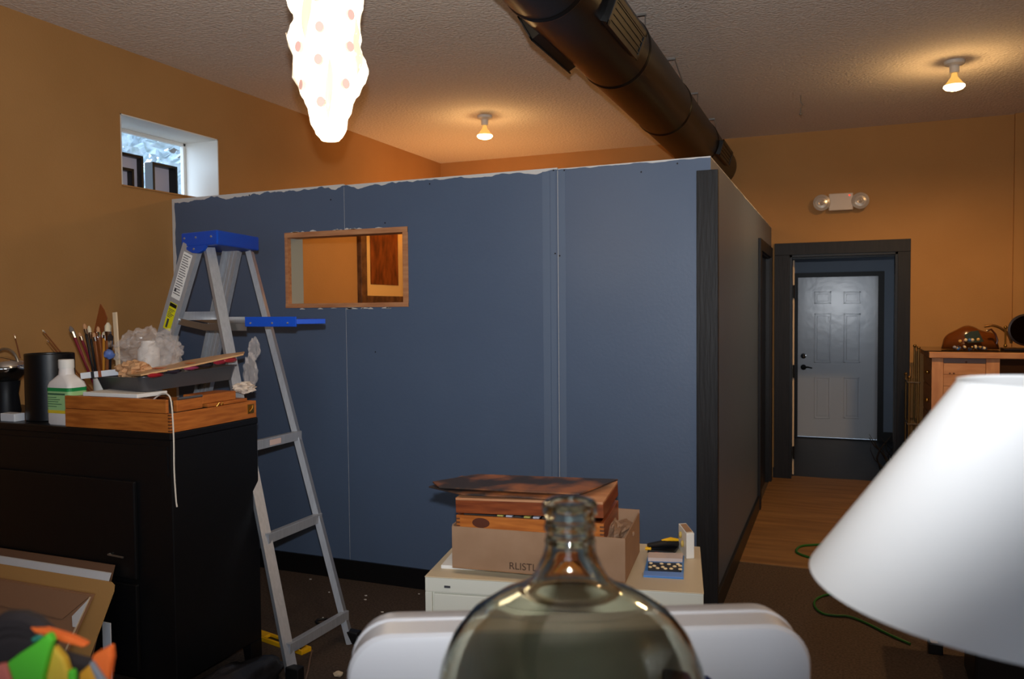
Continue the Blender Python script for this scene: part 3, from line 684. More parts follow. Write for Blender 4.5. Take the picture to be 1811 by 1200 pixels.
fr_x1 = p0.x
MB().box((X0+0.03, Y0-0.004, p0.z+0.03), (X1-0.02, Y0, ZT-0.055)).build('face_board', BLACKPAINT, dr)
for z0, z1 in ((p1.z, p0.z), (0.13, p1.z-0.02)):
    dw = MB().box((X0+0.03, Y0-0.018, z0), (fr_x1, Y0, z1)).build('drawer', BLACKPAINT, dr, bevel=0.005)
    for x in (-3.6,): MB().ball((x, Y0-0.03, (z0+z1)/2), 0.016, 12, 8).build('knob', BLACKPLASTIC, dw, True)
q = at(205, 980, 1, Y0-0.02)
MB().tube([(q.x-0.03, Y0-0.02, q.z), (q.x-0.03, Y0-0.032, q.z), (q.x+0.05, Y0-0.03, q.z-0.004)], 0.004, 6).build('pull_pin', STEEL, dr)

# ---- things on the dresser
def onT(px, py, dz=0.0): return at(px, py, 2, ZT+dz)
# black canister
c = at(80, 745, 2, ZT); c = V((at(80, 735, 1, 2.52).x, 2.55, ZT)); rr = 0.1
MB().lathe([(rr-0.004, 0), (rr, 0.004), (rr, 0.292), (rr-0.003, 0.295), (rr-0.006, 0.292), (rr-0.006, 0.02), (0, 0.02)], c, 40).build('canister', BLACKPAINT, None, True, label='black cylindrical metal canister on the dresser behind the white bottle', category='canister')
# white bottle with green label
bo = V((at(115, 756, 1, 2.445).x, 2.46, ZT)); bt = thing('bottle', 'white plastic bottle with green and yellow label on the dresser', 'bottle', bo)
MILK = mat('milky_plastic', (232, 226, 222), 0.4)
def rrect(hx, hy, r, n=5):
    out = []
    for cx, cy, a0 in ((hx-r, hy-r, 0), (-hx+r, hy-r, 90), (-hx+r, -hy+r, 180), (hx-r, -hy+r, 270)):
        out += [(cx+r*cos(R(a0+90*k/n)), cy+r*sin(R(a0+90*k/n))) for k in range(n+1)]
    return out
def loft(rings, cap=True):
    n = len(rings[0]); vs = [p for r_ in rings for p in r_]; fs = []
    for i in range(len(rings)-1): fs += [(i*n+k, i*n+(k+1) % n, (i+1)*n+(k+1) % n, (i+1)*n+k) for k in range(n)]
    if cap: fs += [tuple(range(n-1, -1, -1)), tuple((len(rings)-1)*n+k for k in range(n))]
    return MB().add(vs, fs)
rings = [[(bo.x+x, bo.y+y, ZT+z) for x, y in rrect(hx, hy, min(hx, hy)*k)] for hx, hy, z, k in
         ((0.066, 0.042, 0, 0.4), (0.07, 0.046, 0.006, 0.4), (0.07, 0.046, 0.165, 0.4), (0.066, 0.043, 0.18, 0.5), (0.045, 0.034, 0.2, 0.8), (0.031, 0.031, 0.212, 0.98), (0.028, 0.028, 0.24, 0.98))]
loft(rings).build('bottle_body', MILK, bt, True, ang=35)
MB().lathe([(0.031, 0.238), (0.031, 0.272), (0.029, 0.276), (0, 0.276)], bo, 24).build('cap', WHITE, bt, True)
LG = mat('green_label', (160, 205, 140), 0.5); LG2 = mat('dark_green_band', (30, 140, 74), 0.5)
for (z0, z1, mm, nm) in ((0.058, 0.158, LG, 'label'), (0.143, 0.158, LG2, 'label_band'), (0.05, 0.063, mat('yellow_band', (226, 196, 50), 0.5), 'label_band')):
    e = 0.0012 if nm == 'label' else 0.0018
    loft([[(bo.x+x, bo.y+y, ZT+z) for x, y in rrect(0.07+e, 0.046+e, 0.0184+e)] for z in (z0, z1)], False).build(nm, mm, bt)
for k, (z, w) in enumerate(((0.128, 0.1), (0.116, 0.05), (0.107, 0.07), (0.098, 0.06), (0.088, 0.08), (0.078, 0.05))):
    MB().box((bo.x-0.055, bo.y-0.0485, ZT+z), (bo.x-0.055+w, bo.y-0.047, ZT+z+(0.007 if k == 0 else 0.0025))).build('printed_line', mat('label_ink', (52, 96, 70), 0.6), bt)
# kettle at the frame edge
kq = at(4, 700, 1, 2.56); kt = thing('kettle', 'polished metal kettle with bail handle at the left end of the dresser', 'kettle', (kq.x, 2.58, ZT))
KC = V((kq.x, 2.58, ZT))
MB().lathe([(0.055, 0.0), (0.06, 0.02), (0.05, 0.1), (0.06, 0.16)], KC, 32).build('base', BLACKPLASTIC, kt, True)
MB().lathe([(0.05, 0.16), (0.085, 0.19), (0.104, 0.215), (0.104, 0.225), (0.09, 0.25), (0.05, 0.268), (0.012, 0.275), (0.0, 0.276)], KC, 40).build('dome', CHROME, kt, True)
MB().tube([KC+V((0.085*cos(a), 0, 0.235+0.075*sin(a))) for a in [pi*i/14 for i in range(15)]], 0.006, 8).build('handle', STEEL, kt, True)
pk = onT(22, 744); MB().box((pk.x-0.05, pk.y-0.02, ZT), (pk.x+0.04, pk.y+0.03, ZT+0.035)).build('packet', FOAM, None, bevel=0.003, label='small white packet beside the black canister on the dresser', category='packet')
# cup with brushes
CUP = V((at(185, 680, 1, 2.66).x, 2.66, ZT))
cupo = MB().lathe([(0.04, 0), (0.048, 0.21), (0.045, 0.21), (0.038, 0.006), (0, 0.006)], CUP, 28).build('brush_cup', WHITE, None, True, label='white cup holding paintbrushes behind the baking tray', category='cup')
HB = {'red': mat('red_brush_handle', (120, 30, 44), 0.35), 'brown': mat('brown_brush_handle', (128, 72, 34), 0.4), 'black': mat('black_brush_handle', (26, 24, 26), 0.35), 'amber': mat('amber_brush_handle', (200, 130, 40), 0.4)}
BR = {'grey': mat('grey_bristle', (120, 108, 100), 0.9), 'tan': mat('tan_bristle', (190, 140, 100), 0.9), 'cream': mat('cream_bristle', (214, 200, 170), 0.9), 'dark': mat('dark_bristle', (40, 30, 28), 0.9)}
def brush(px, py, handle, bris, label, fl=0.035, wd=0.008, base=None, Yp=2.66, tipk=1.0):
    tip = at(px, py, 1, Yp); b0 = base or CUP+V((random.uniform(-0.02, 0.02), random.uniform(-0.015, 0.015), 0.02))
    d = (tip-b0).normalized(); L = (tip-b0).length
    o = thing('paintbrush', label, 'paintbrush', b0, 0, 'paintbrushes in the cup on the dresser')
    MB().tube([b0, b0+d*L*0.3, b0+d*(L-fl*2)], [0.0025, 0.0045, wd*0.75], 8).build('handle', HB[handle], o, True)
    MB().tube([b0+d*(L-fl*2), b0+d*(L-fl)], [wd*0.8, wd], 8).build('ferrule', CHROME, o, True)
    MB().tube([b0+d*(L-fl), b0+d*(L-fl*0.4), b0+d*L], [wd*0.95, wd*1.05*tipk, wd*0.35], 8).build('bristles', BR[bris], o, True)
brush(124, 577, 'red', 'grey', 'red handled paintbrush with grey bristles leaning far left out of the cup', 0.03, 0.010)
brush(140, 588, 'red', 'tan', 'shorter red handled paintbrush with tan tip in the cup', 0.02)
brush(149, 572, 'black', 'tan', 'black paintbrush with bright metal ferrule and pointed tan tip', 0.025)
brush(157, 576, 'black', 'cream', 'black paintbrush with cream bristles in the cup', 0.03)
brush(166, 588, 'brown', 'tan', 'brown paintbrush standing upright in the middle of the cup', 0.02)
brush(173, 577, 'brown', 'tan', 'brown paintbrush with tan tip below the wooden spatula', 0.025)
brush(184, 586, 'amber', 'cream', 'amber paintbrush with thin cream tip in the cup', 0.015)
brush(191, 570, 'brown', 'cream', 'wide paintbrush with cream bristles beside the pale stick', 0.04, 0.014)
brush(195, 590, 'black', 'dark', 'black paintbrush with dark bristles beside the pale stick', 0.03, 0.012)
brush(75, 583, 'brown', 'cream', 'thin brown paintbrush with cream tip leaning over the black canister', 0.012, 0.004, CUP+V((0.02, 0.01, 0.02)))
brush(82, 600, 'brown', 'tan', 'thin brown paintbrush leaning low behind the black canister', 0.01, 0.003, CUP+V((0.02, 0.0, 0.015)))
brush(25, 590, 'brown', 'tan', 'thin brown paintbrush standing up behind the canister at far left', 0.012, 0.004, V((at(60, 740, 1, 2.78).x, 2.78, ZT)), 2.78)
bl = [at(165, 590, 1, 2.68), at(177, 537, 1, 2.68), at(184, 548, 1, 2.68), at(189, 562, 1, 2.68), at(180, 590, 1, 2.68), at(181, 690, 1, 2.68), at(172, 690, 1, 2.68)]
MB().prism(bl, (0, 0.004, 0)).build('wooden_spatula', mat('brown_spatula_wood', (134, 70, 30), 0.5), None, label='dark brown pointed wooden spatula standing among the paintbrushes', category='spatula')
a, c = at(203, 552, 1, 2.645), at(212, 690, 1, 2.64)
MB().bar(c, a, 0.022, 0.008, (1, 0, 0)).build('stick', CREAM, None, bevel=0.001, label='pale flat wooden stick standing beside the paintbrushes', category='stick')

# wooden paint box
bxx0 = at(118, 758, 1, Y0+0.0).x
wb = thing('paint_box', 'orange wooden artist box with finger joints under the baking tray', 'box', ((bxx0+X1)/2, (Y0+Y1)/2, ZT))
BH = 0.075
xa, xb, ya, yb = bxx0, X1+0.004, Y0-0.006, Y1-0.01
MB().box((xa, ya, ZT), (xb, ya+0.015, ZT+BH)).build('side_board', ORANGEWOOD, wb, bevel=0.002)
MB().box((xb-0.015, ya+0.0152, ZT), (xb, yb, ZT+BH)).build('side_board', ORANGEWOOD, wb, bevel=0.002)
MB().box((xa, yb-0.015, ZT), (xb-0.0152, yb, ZT+BH)).build('side_board', ORANGEWOOD, wb, bevel=0.002)
MB().box((xa, ya+0.0152, ZT), (xa+0.015, yb-0.0152, ZT+BH)).build('side_board', ORANGEWOOD, wb, bevel=0.002)
MB().box((xa+0.015, ya+0.015, ZT), (xb-0.015, yb-0.015, ZT+0.06)).build('panel', mat('grey_brown_panel', (110, 96, 86), 0.6), wb)
MB().box((xa, ya, ZT+BH+0.001), (xb-0.02, ya+0.015, ZT+BH+0.055)).build('lid_board', ORANGEWOOD, wb, bevel=0.003)
MB().box((xa, ya+0.0152, ZT+BH+0.001), (xa+0.3, ya+0.14, ZT+BH+0.05)).build('lid_board', ORANGEWOOD, wb, bevel=0.003)
for k in range(6):
    z = ZT+0.004+k*0.0125
    MB().box((xb-0.012, ya-0.0006, z), (xb+0.0006, ya+0.0155, z+0.006)).build('finger_joint', ENDGRAIN, wb)
lt = MB(); lt.box((xb-0.002, yb-0.06, ZT+0.022), (xb+0.005, yb-0.02, ZT+0.062)); lo_ = lt.build('latch', BRASS, wb, bevel=0.002)
MB().tube([(xb+0.006, yb-0.05, ZT+0.03), (xb+0.012, yb-0.04, ZT+0.044), (xb+0.006, yb-0.03, ZT+0.056)], 0.004, 8).build('catch', BRASS, lo_, True)
ZB = ZT+BH
sb = thing('wooden_tray_insert', 'small orange wooden insert lying open on the artist box', 'wooden insert', (xb-0.1, 2.68, ZB))
MB().box((xb-0.14, 2.62, ZB), (xb-0.02, 2.86, ZB+0.014)).build('base_board', ORANGEWOOD, sb, bevel=0.002)
MB().box((xb-0.135, 2.60, ZB+0.0145), (xb-0.03, 2.80, ZB+0.052)).build('block', ORANGEWOOD, sb, bevel=0.003)
MB().box((xb-0.05, 2.46, ZB+0.0), (xb-0.03, 2.60, ZB+0.045)).build('rail', ORANGEWOOD, sb, bevel=0.002)
MB().tube([(xb-0.034, 2.47, ZB+0.05), (xb-0.034, 2.6, ZB+0.05)], 0.006, 8).build('metal_tube', STEEL, sb, True)
cl = MB(); q = V((xb-0.012, 2.66, ZB)); cl.tube([q, q+V((0.006, 0.01, 0.014)), q+V((0.004, 0.02, 0.002)), q+V((0.006, 0.03, 0.014)), q+V((0, 0.04, 0))], 0.003, 6); cl.build('wing_nut', BRASS, sb, True)
# papers and string under the tray
ZL = ZT+BH+0.056
MB().box((xa+0.10, ya+0.004, ZL), (xa+0.40, ya+0.16, ZL+0.016)).build('paper_stack', PAPER, None, bevel=0.003, label='white papers lying under the baking tray on the artist box', category='paper')
sp = [at(270, 707, 1, 2.41), at(284, 697, 1, 2.40), at(296, 697, 1, 2.39), at(303, 712, 1, 2.385), at(307, 770, 1, 2.382), at(308, 830, 1, 2.384), at(311, 880, 1, 2.384), at(313, 896, 1, 2.384)]
MB().tube(smooth(sp), 0.003, 6).build('string', STRING, None, True, label='white string dangling down the front corner of the dresser', category='string')
# baking tray, tilted a little
Tt = Matrix.Translation(V((at(255, 703, 1, 2.45).x, 2.44, ZL+0.018))) @ Matrix.Rotation(R(-15), 4, 'Z') @ Matrix.Rotation(R(3.0), 4, 'X') @ Matrix.Rotation(R(-2.0), 4, 'Y')
tw, tl, th_ = 0.39, 0.45, 0.062
def trect(e, z, r=0.03): return [Tt @ V((x-tw/2, y+tl/2, z)) for x, y in rrect(tw/2+e, tl/2+e, r+max(e, 0))]
GREYM = mat('grey_nonstick_metal', (92, 92, 96), 0.32, 0.55)
loft([trect(-0.016, 0), trect(0.0, th_), trect(0.008, th_+0.001), trect(0.008, th_-0.001), trect(-0.002, th_-0.002), trect(-0.018, 0.002)], True).build('baking_tray', GREYM, None, True, ang=25, label='dark grey metal baking tray on top of the wooden artist box', category='tray')
TRAYZ = lambda x, y: (Tt @ V((x, y, th_))).z
# palette board
PAL = mat('palette_wood', (206, 164, 118), 0.5, c2=(190, 148, 104), scale=6)
pp = [Tt @ V((x, y, z)) for x, y, z in ((-0.16, 0.03, 0.062), (0.012, -0.005, 0.068), (0.02, 0.20, 0.080), (0.035, 0.46, 0.104), (-0.015, 0.50, 0.110), (-0.11, 0.46, 0.104), (-0.20, 0.32, 0.090), (-0.23, 0.17, 0.074))]
pal = thing('paint_palette', 'thin wooden paint palette resting on the baking tray', 'palette', Tt @ V((-0.1, 0.3, 0.08)))
MB().prism(pp, (0, 0, 0.007)).build('board', PAL, pal, bevel=0.001)
for k, (y, c_) in enumerate(((0.06, (150, 30, 40)), (0.14, (46, 40, 52)), (0.22, (150, 60, 90)), (0.29, (40, 38, 46)), (0.36, (150, 40, 56)), (0.41, (160, 44, 50)))):
    p = Tt @ V((0.006, y, 0.064+y*0.07)); b = blob(p+V((0, 0, -0.004)), (0.012, 0.042, 0.010), 12, 8, 0.15, 2.0, k); b.build('paint_smear', mat('paint_%d' % k, c_, 0.3), pal, True)
for k, (x, y, c_) in enumerate(((-0.1, 0.14, (206, 110, 60)), (-0.05, 0.26, (210, 120, 60)))):
    p = Tt @ V((x, y, 0.074+y*0.07)); blob(p, (0.03, 0.03, 0.003), 12, 8, 0.2, 2.0, k).build('paint_smear', mat('paint_o%d' % k, c_, 0.4), pal, True)
# crumpled paper towel, tape box in tray
q = Tt @ V((-0.20, 0.07, 0.075)); blob(q+V((0, 0, 0.01)), (0.07, 0.055, 0.035), 28, 18, 0.28, 2.2, 4).build('crumpled_paper', mat('tan_crumpled_paper', (196, 150, 108), 0.8), None, label='crumpled tan paper in the near end of the baking tray', category='paper')
tb = thing('paint_tube_box', 'white paint tube box with colour patches in the baking tray', 'box', at(172, 664, 1, 2.50))
a, c = at(147, 664, 1, 2.50), at(222, 656, 1, 2.56); dirx = (c-a).normalized()
MB().bar(a, c, 0.026, 0.04).build('carton', FOAM, tb, bevel=0.002)
for f_, c_ in ((0.25, (40, 42, 46)), (0.42, (150, 80, 50))):
    p = a.lerp(c, f_); MB().bar(p+V((0.0, -0.0, 0)), p+dirx*0.014, 0.0265, 0.0412).build('colour_patch', mat('patch_%d' % c_[0], c_, 0.5), tb)
q = at(158, 664, 1, 2.5)
# plastic bag with jar
bg = V((at(262, 622, 1, 2.70).x, 2.70, at(262, 622, 1, 2.70).z))
bagp = thing('plastic_bag', 'crumpled clear plastic bag lying on the paint palette', 'bag', bg+V((0, 0, -0.1)))
blob(bg, (0.145, 0.12, 0.10), 64, 46, 0.17, 3.4, 9, 0.75).build('bag_film', FILM, bagp)
blob(bg+V((0.05, 0.02, -0.02)), (0.075, 0.08, 0.07), 30, 22, 0.22, 3.0, 21).build('inner_fold', FILM, bagp)
jq = V((bg.x+0.004, bg.y+0.0, bg.z-0.075))
MB().lathe([(0.0, 0), (0.044, 0), (0.046, 0.01), (0.046, 0.085), (0.032, 0.105), (0.03, 0.125), (0, 0.127)], jq, 28).build('jar', mat('white_jar', (214, 210, 206), 0.35), None, True, label='small white jar inside the clear plastic bag', category='jar')
bc = at(193, 626, 1, 2.62); blob(bc, (0.022, 0.022, 0.02), 14, 10, 0.15, 2, 3).build('blue_lid', mat('blue_lid_plastic', (92, 116, 180), 0.4), None, True, label='small blue cap between the brushes and the plastic bag', category='cap')
# hanging plastic at the far end of the palette
q = at(446, 640, 1, 2.93)
hp = thing('plastic_wrap', 'wrinkled clear plastic wrap hanging behind the palette beside the ladder', 'plastic wrap', (q.x, 2.93, ZT+0.1))
blob(at(443, 655, 1, 2.93), (0.028, 0.03, 0.075), 24, 24, 0.3, 2.4, 2).build('wrap_sheet', FILM, hp)
blob(at(449, 616, 1, 2.94), (0.026, 0.022, 0.045), 20, 18, 0.25, 2.4, 5).build('wrap_sheet', FILM, hp)
q = at(432, 685, 1, 2.88); blob(q, (0.045, 0.05, 0.022), 24, 16, 0.25, 2.5, 8).build('paper_rag', mat('off_white_rag', (206, 190, 174), 0.85), None, label='off white crumpled rag at the far right end of the artist box', category='rag')

# ================================================================== THINGS LEANING AND LYING BY THE DRESSER
def lean_board(name, label, cat, x0, x1, ytop, ztop, slope, th, m, chamfer=0.0):
    # board on the floor leaning back against the dresser front
    yb_ = ytop-slope
    def P(x, z, o=0): f_ = z/ztop; return V((x, yb_+slope*f_-o, z))
    poly = [P(x0, 0.0), P(x1, 0.0), P(x1, ztop-chamfer), P(x1-chamfer*0.3, ztop-chamfer*0.3), P(x1-chamfer, ztop), P(x0, ztop)] if chamfer else [P(x0, 0), P(x1, 0), P(x1, ztop), P(x0, ztop)]
    return MB().prism(poly, (0, -th, 0))
cb = lean_board('x', '', '', -3.75, at(200, 1010, 1, 2.36).x, 2.372, at(100, 985, 1, 2.36).z, 0.2, 0.006, CARD)
cb.build('brown_board', mat('dark_brown_board', (116, 84, 62), 0.8), None, label='dark brown board leaning against the dresser at the back of the stack', category='board')
lean_board('x', '', '', -3.75, at(195, 1020, 1, 2.345).x, 2.352, at(110, 1000, 1, 2.345).z, 0.24, 0.008, FOAM).build('foam_sheet', FOAM, None, label='white panel leaning in the stack between brown boards', category='panel')
z_c = at(150, 1021, 1, 2.325).z
lean_board('x', '', '', -3.75, at(207, 1040, 1, 2.325).x, 2.328, z_c, 0.28, 0.005, CARD, 0.03).build('cardboard_sheet', mat('tan_cardboard', (190, 146, 88), 0.8), None, label='tan cardboard sheet with rounded corner leaning in front of the white panel', category='cardboard')
# folded cardboard carton in front
zc2 = at(120, 1045, 1, 2.27).z; fx1 = at(162, 1050, 1, 2.27).x
fc = thing('flat_carton', 'flattened brown carton with folded corner leaning at the front of the stack', 'carton', (-3.2, 2.1, 0))
lean_board('x', '', '', -3.75, fx1, 2.285, zc2, 0.32, 0.012, CARD).build('front_panel', mat('brown_cardboard', (156, 118, 90), 0.8), fc)
yb_ = 2.285-0.32
def P2(x, z, o): return V((x, yb_+0.32*z/zc2-o, z))
MB().prism([P2(-3.75, zc2-0.07, 0.012), P2(fx1-0.09, zc2-0.085, 0.012), P2(fx1-0.005, zc2-0.002, 0.012), P2(-3.75, zc2+0.0, 0.012)], (0, -0.006, 0)).build('top_flap', mat('brown_cardboard', (156, 118, 90)), fc)
MB().prism([P2(fx1-0.055, 0.1, 0.012), P2(fx1, 0.1, 0.012), P2(fx1, zc2, 0.012), P2(fx1-0.055, zc2-0.06, 0.012)], (0, -0.004, 0)).build('side_flap', mat('brown_cardboard', (156, 118, 90)), fc)
MB().prism([P2(fx1-0.006, 0.1, 0.016), P2(fx1+0.002, 0.1, 0.016), P2(fx1+0.002, zc2-0.004, 0.016), P2(fx1-0.006, zc2-0.004, 0.016)], (0, -0.003, 0)).build('paper_edge', CREAM, fc)
MB().prism([P2(fx1-0.045, zc2-0.07, 0.018), P2(fx1-0.018, zc2-0.10, 0.018), P2(fx1-0.002, zc2-0.10, 0.018), P2(fx1-0.002, zc2-0.01, 0.018)], (0, -0.003, 0)).build('tape_tab', FOAM, fc)
q = at(202, 1105, 1, 2.33); MB().box((q.x-0.03, 2.30, q.z-0.12), (q.x+0.012, 2.305, q.z+0.02)).box((q.x-0.03, 2.30, 0), (q.x+0.012, 2.305, q.z-0.119)).build('white_card', FOAM, None, label='narrow white card standing at the right end of the leaning stack', category='card')
# black plastic sack
sq = at(350, 1200, 2, 0.0); BLACKFILM = mat('black_sack_plastic', (44, 42, 44), 0.26, c2=(30, 29, 31), scale=8, bump=0.5, bscale=9)
blob(V((-2.255, 2.40, 0.055)), (0.13, 0.36, 0.10), 48, 30, 0.12, 1.8, 12, 0.5).build('plastic_sack', BLACKFILM, None, True, ang=60, label='crumpled black plastic sack on the carpet in front of the dresser leg', category='sack')
# yellow spirit level
lv = thing('spirit_level', 'yellow spirit level with oval handle lying on the carpet behind the ladder', 'level', (-2.45, 3.07, 0))
def lvp(px, py): return at(px, py, 2, 0.0)
A, Bp_ = V((-2.63, 3.11, 0)), V((-2.27, 3.03, 0)); dv = (Bp_-A).normalized(); nv = V((-dv.y, dv.x, 0))
outl = [A+dv*x+nv*y for x, y in ((0, -0.028), (0.37, -0.028), (0.37, 0.028), (0, 0.028))]
for x0, x1, y0, y1 in ((0, 0.37, -0.03, -0.018), (0, 0.37, 0.018, 0.03), (0, 0.09, -0.018, 0.018), (0.2, 0.25, -0.018, 0.018), (0.35, 0.37, -0.018, 0.018)):
    pl_ = [A+dv*x+nv*y for x, y in ((x0, y0), (x1, y0), (x1, y1), (x0, y1))]; MB().prism(pl_, (0, 0, 0.022)).build('level_body', YELLOWM, lv, bevel=0.003)
MB().prism([A+dv*x+nv*y for x, y in ((0.092, -0.017), (0.198, -0.017), (0.198, 0.017), (0.092, 0.017))], (0, 0, 0.01)).build('grip', BLACKPLASTIC, lv)
# cord under the ladder
pts = [at(x, y, 2, 0.006) for x, y in ((552, 1150), (548, 1165), (545, 1185), (541, 1200), (536, 1225), (520, 1250))]
MB().tube(pts, 0.005, 6).build('loose_cord', mat('tan_cord', (120, 96, 80), 0.6), None, True, label='thin tan cord lying on the carpet under the ladder', category='cord')
q = at(598, 1196, 2, 0.0); blob(q+V((0, 0, 0.012)), (0.022, 0.016, 0.012), 12, 8, 0.2, 2, 1, 0.9).build('wood_scrap', CREAM, None, label='small pale scrap of wood on the carpet left of the white machine', category='scrap')
wq = at(575, 1101, 2, 0.0); MB().tube([wq+V((0.05*cos(a_), 0.035*sin(a_), 0.006)) for a_ in [2*pi*i/20 for i in range(17)]], 0.006, 6).build('wire_loop', BLACKPLASTIC, None, True, label='small black loop of wire on the carpet between the ladder legs', category='wire')
CRL = ['white plaster crumb on the carpet nearest the baseboard beside the ladder', 'white plaster crumb on the carpet just right of the far ladder rail',
       'upper crumb of the close pair midway between ladder and file cabinet', 'white plaster crumb on the carpet touching the left edge of the file cabinet',
       'lower crumb of the close pair midway between ladder and file cabinet', 'white plaster crumb on the carpet between the two ladder rails', 'white plaster crumb on the carpet just above the white machine']
CR = mat('white_crumb', (214, 208, 200), 0.8)
for k, (px, py) in enumerate(((549, 1024), (582, 1047), (647, 1053), (741, 1050), (646, 1060), (571, 1092), (676, 1082))):
    q = at(px, py, 2, 0.0); s_ = 0.006 if k % 2 else 0.009
    MB().prism([q+V((-s_, 0, 0)), q+V((0, -s_*0.6, 0)), q+V((s_, 0, 0)), q+V((s_*0.2, s_*0.8, 0))], (0, 0, 0.003)).build('plaster_crumb', CR, None, label=CRL[k], category='crumb', group='plaster crumbs on the carpet')

# ================================================================== FILE CABINET AND ITS LOAD
CW, CD, CH = 0.875, 0.485, 0.72
cfl = at(752, 1018, 2, CH); crz = math.atan2(0.155, 0.855)
Tc = Matrix.Translation((cfl.x, cfl.y, 0)) @ Matrix.Rotation(crz, 4, 'Z')
fcb = thing('file_cabinet', 'putty coloured metal lateral file cabinet in front of the blue partition', 'cabinet', (cfl.x, cfl.y, 0), crz)
MB(Tc).box((0, 0.012, 0.0), (CW, CD, CH-0.004)).build('body', PUTTY, fcb, bevel=0.003)
MB(Tc).box((-0.001, 0.0, CH-0.05), (CW+0.001, 0.012, CH-0.004)).box((-0.001, 0.0, 0), (0.022, 0.012, CH-0.0501)).box((CW-0.022, 0.0, 0), (CW+0.001, 0.012, CH-0.0501)).build('front_frame', PUTTY, fcb, bevel=0.002)
MB(Tc).box((-0.002, -0.002, CH-0.0039), (CW+0.002, CD, CH)).build('top_sheet', PUTTYTOP, fcb, bevel=0.002)
for z0, z1 in ((0.36, CH-0.055), (0.02, 0.352)):
    dw = MB(Tc).box((0.027, 0.001, z0), (CW-0.027, 0.012, z1)).build('drawer', PUTTY, fcb, bevel=0.003)
    MB(Tc).box((CW/2-0.09, -0.012, z1-0.05), (CW/2+0.09, 0.001, z1-0.035)).build('handle', STEEL, dw, bevel=0.003)
MB(Tc).box((0.064, -0.0025, CH-0.034), (0.084, 0.0, CH-0.027)).build('maker_badge', INK, fcb)
# papers under the carton
def TcP(x, y, z): return Tc @ V((x, y, z))
for k, (x0, y0, x1, y1, z0, h_, rz) in enumerate(((0.03, 0.08, 0.30, 0.40, CH, 0.012, 0.02), (0.07, 0.06, 0.36, 0.36, CH+0.0125, 0.006, -0.03))):
    Tp = Tc @ Matrix.Rotation(rz, 4, 'Z'); MB(Tp).box((x0, y0, z0), (x1, y1, z0+h_)).build('paper_stack', PAPER, None, bevel=0.002, label=('thick white paper stack lying under the carton on the file cabinet', 'thin white paper lying on the stack under the carton')[k], category='paper')
ZC = CH+0.019
b0 = at(800, 1003, 2, ZC); b1 = at(1106, 1030, 2, ZC); bd = V((b1.x-b0.x, b1.y-b0.y, 0)); bw = bd.length; brz = math.atan2(bd.y, bd.x)
Tb = Matrix.Translation((b0.x, b0.y, ZC)) @ Matrix.Rotation(brz, 4, 'Z')
BHH = (at(800, 930, 1, b0.y).z-ZC); bdp = 0.33
carton = thing('cardboard_carton', 'open brown cardboard carton on the putty file cabinet', 'carton', (b0.x, b0.y, ZC), brz)
tk = 0.004
MB(Tb).box((0, 0, 0), (bw, bdp, tk)).build('bottom', CARDIN, carton)
for lo, hi in (((0, 0, tk), (bw, tk, BHH)), ((0, bdp-tk, tk), (bw, bdp, BHH+0.01)), ((0, tk, tk), (tk, bdp-tk, BHH+0.005)), ((bw-tk, tk, tk), (bw, bdp-tk, BHH))):
    MB(Tb).box(lo, hi).build('side_panel', CARD, carton)
tx = at(901, 1010, 1, b0.y)
xl_ = (Tb.inverted() @ at(900, 1009, 1, b0.y+(900-800)/306*bd.y)).x
text_part('RLISTL', 'printed_lettering', mat('carton_ink', (70, 46, 30), 0.7), carton, Tb @ V((xl_, -0.0008, 0.012)), Tb.to_3x3() @ V((1, 0, 0)), (0, 0, 1), 0.032)
q = Tb @ V((bw*0.5, 0.17, 0.06)); bp = blob((0, 0, 0), (bw*0.44, 0.125, 0.04), 40, 20, 0.10, 2.5, 33)
b = MB(Matrix.Translation(q) @ Matrix.Rotation(brz, 4, 'Z')); b.add(bp.v, bp.f); b.build('packing_paper', mat('kraft_paper', (138, 108, 84), 0.8), None, label='crumpled brown packing paper inside the open carton', category='paper')
q = Tb @ V((bw-0.06, 0.17, 0.10)); blob(q, (0.05, 0.12, 0.04), 24, 16, 0.3, 2.6, 41).build('packing_paper', mat('kraft_paper', (138, 108, 84)), None, label='crumpled brown paper sticking up at the right side of the carton', category='paper')
# wooden box in the carton
Tw = Tb @ Matrix.Translation((0.012, 0.012, 0.105)) @ Matrix.Rotation(R(1.5), 4, 'X') @ Matrix.Rotation(R(-0.5), 4, 'Y')
ww, wd_, wh = bw*0.86, 0.285, 0.118
wbx = thing('wooden_case', 'old orange wooden case with dark corners sitting in the cardboard carton', 'case', Tw @ V((ww/2, wd_/2, 0)), brz)
for lo, hi, mm in (((0, 0, 0), (ww, 0.012, 0.066), ORANGEWOOD), ((0, wd_-0.012, 0), (ww, wd_, 0.066), ORANGEWOOD), ((0, 0.012, 0), (0.012, wd_-0.012, 0.066), DARKWOOD), ((ww-0.012, 0.012, 0), (ww, wd_-0.012, 0.066), DARKWOOD)):
    MB(Tw).box(lo, hi).build('side_board', mm, wbx, bevel=0.0015)
MB(Tw).box((0.012, 0.012, 0.0), (ww-0.012, wd_-0.012, 0.008)).build('bottom_board', DARKWOOD, wbx)
Tl = Tw @ Matrix.Translation((0, 0, 0.073)) @ Matrix.Rotation(R(-1.2), 4, 'Y')
lid = MB(Tl).box((0, 0, 0.042), (ww, wd_, 0.05)).build('lid_top', RAWWOOD, wbx, bevel=0.0015)
for lo, hi in (((0, 0, 0), (ww, 0.012, 0.0418)), ((0, wd_-0.012, 0), (ww, wd_, 0.0418)), ((0, 0.0121, 0), (0.012, wd_-0.0121, 0.0418)), ((ww-0.012, 0.0121, 0), (ww, wd_-0.0121, 0.0418))):
    MB(Tl).box(lo, hi).build('lid_side', DARKWOOD, wbx, bevel=0.001)
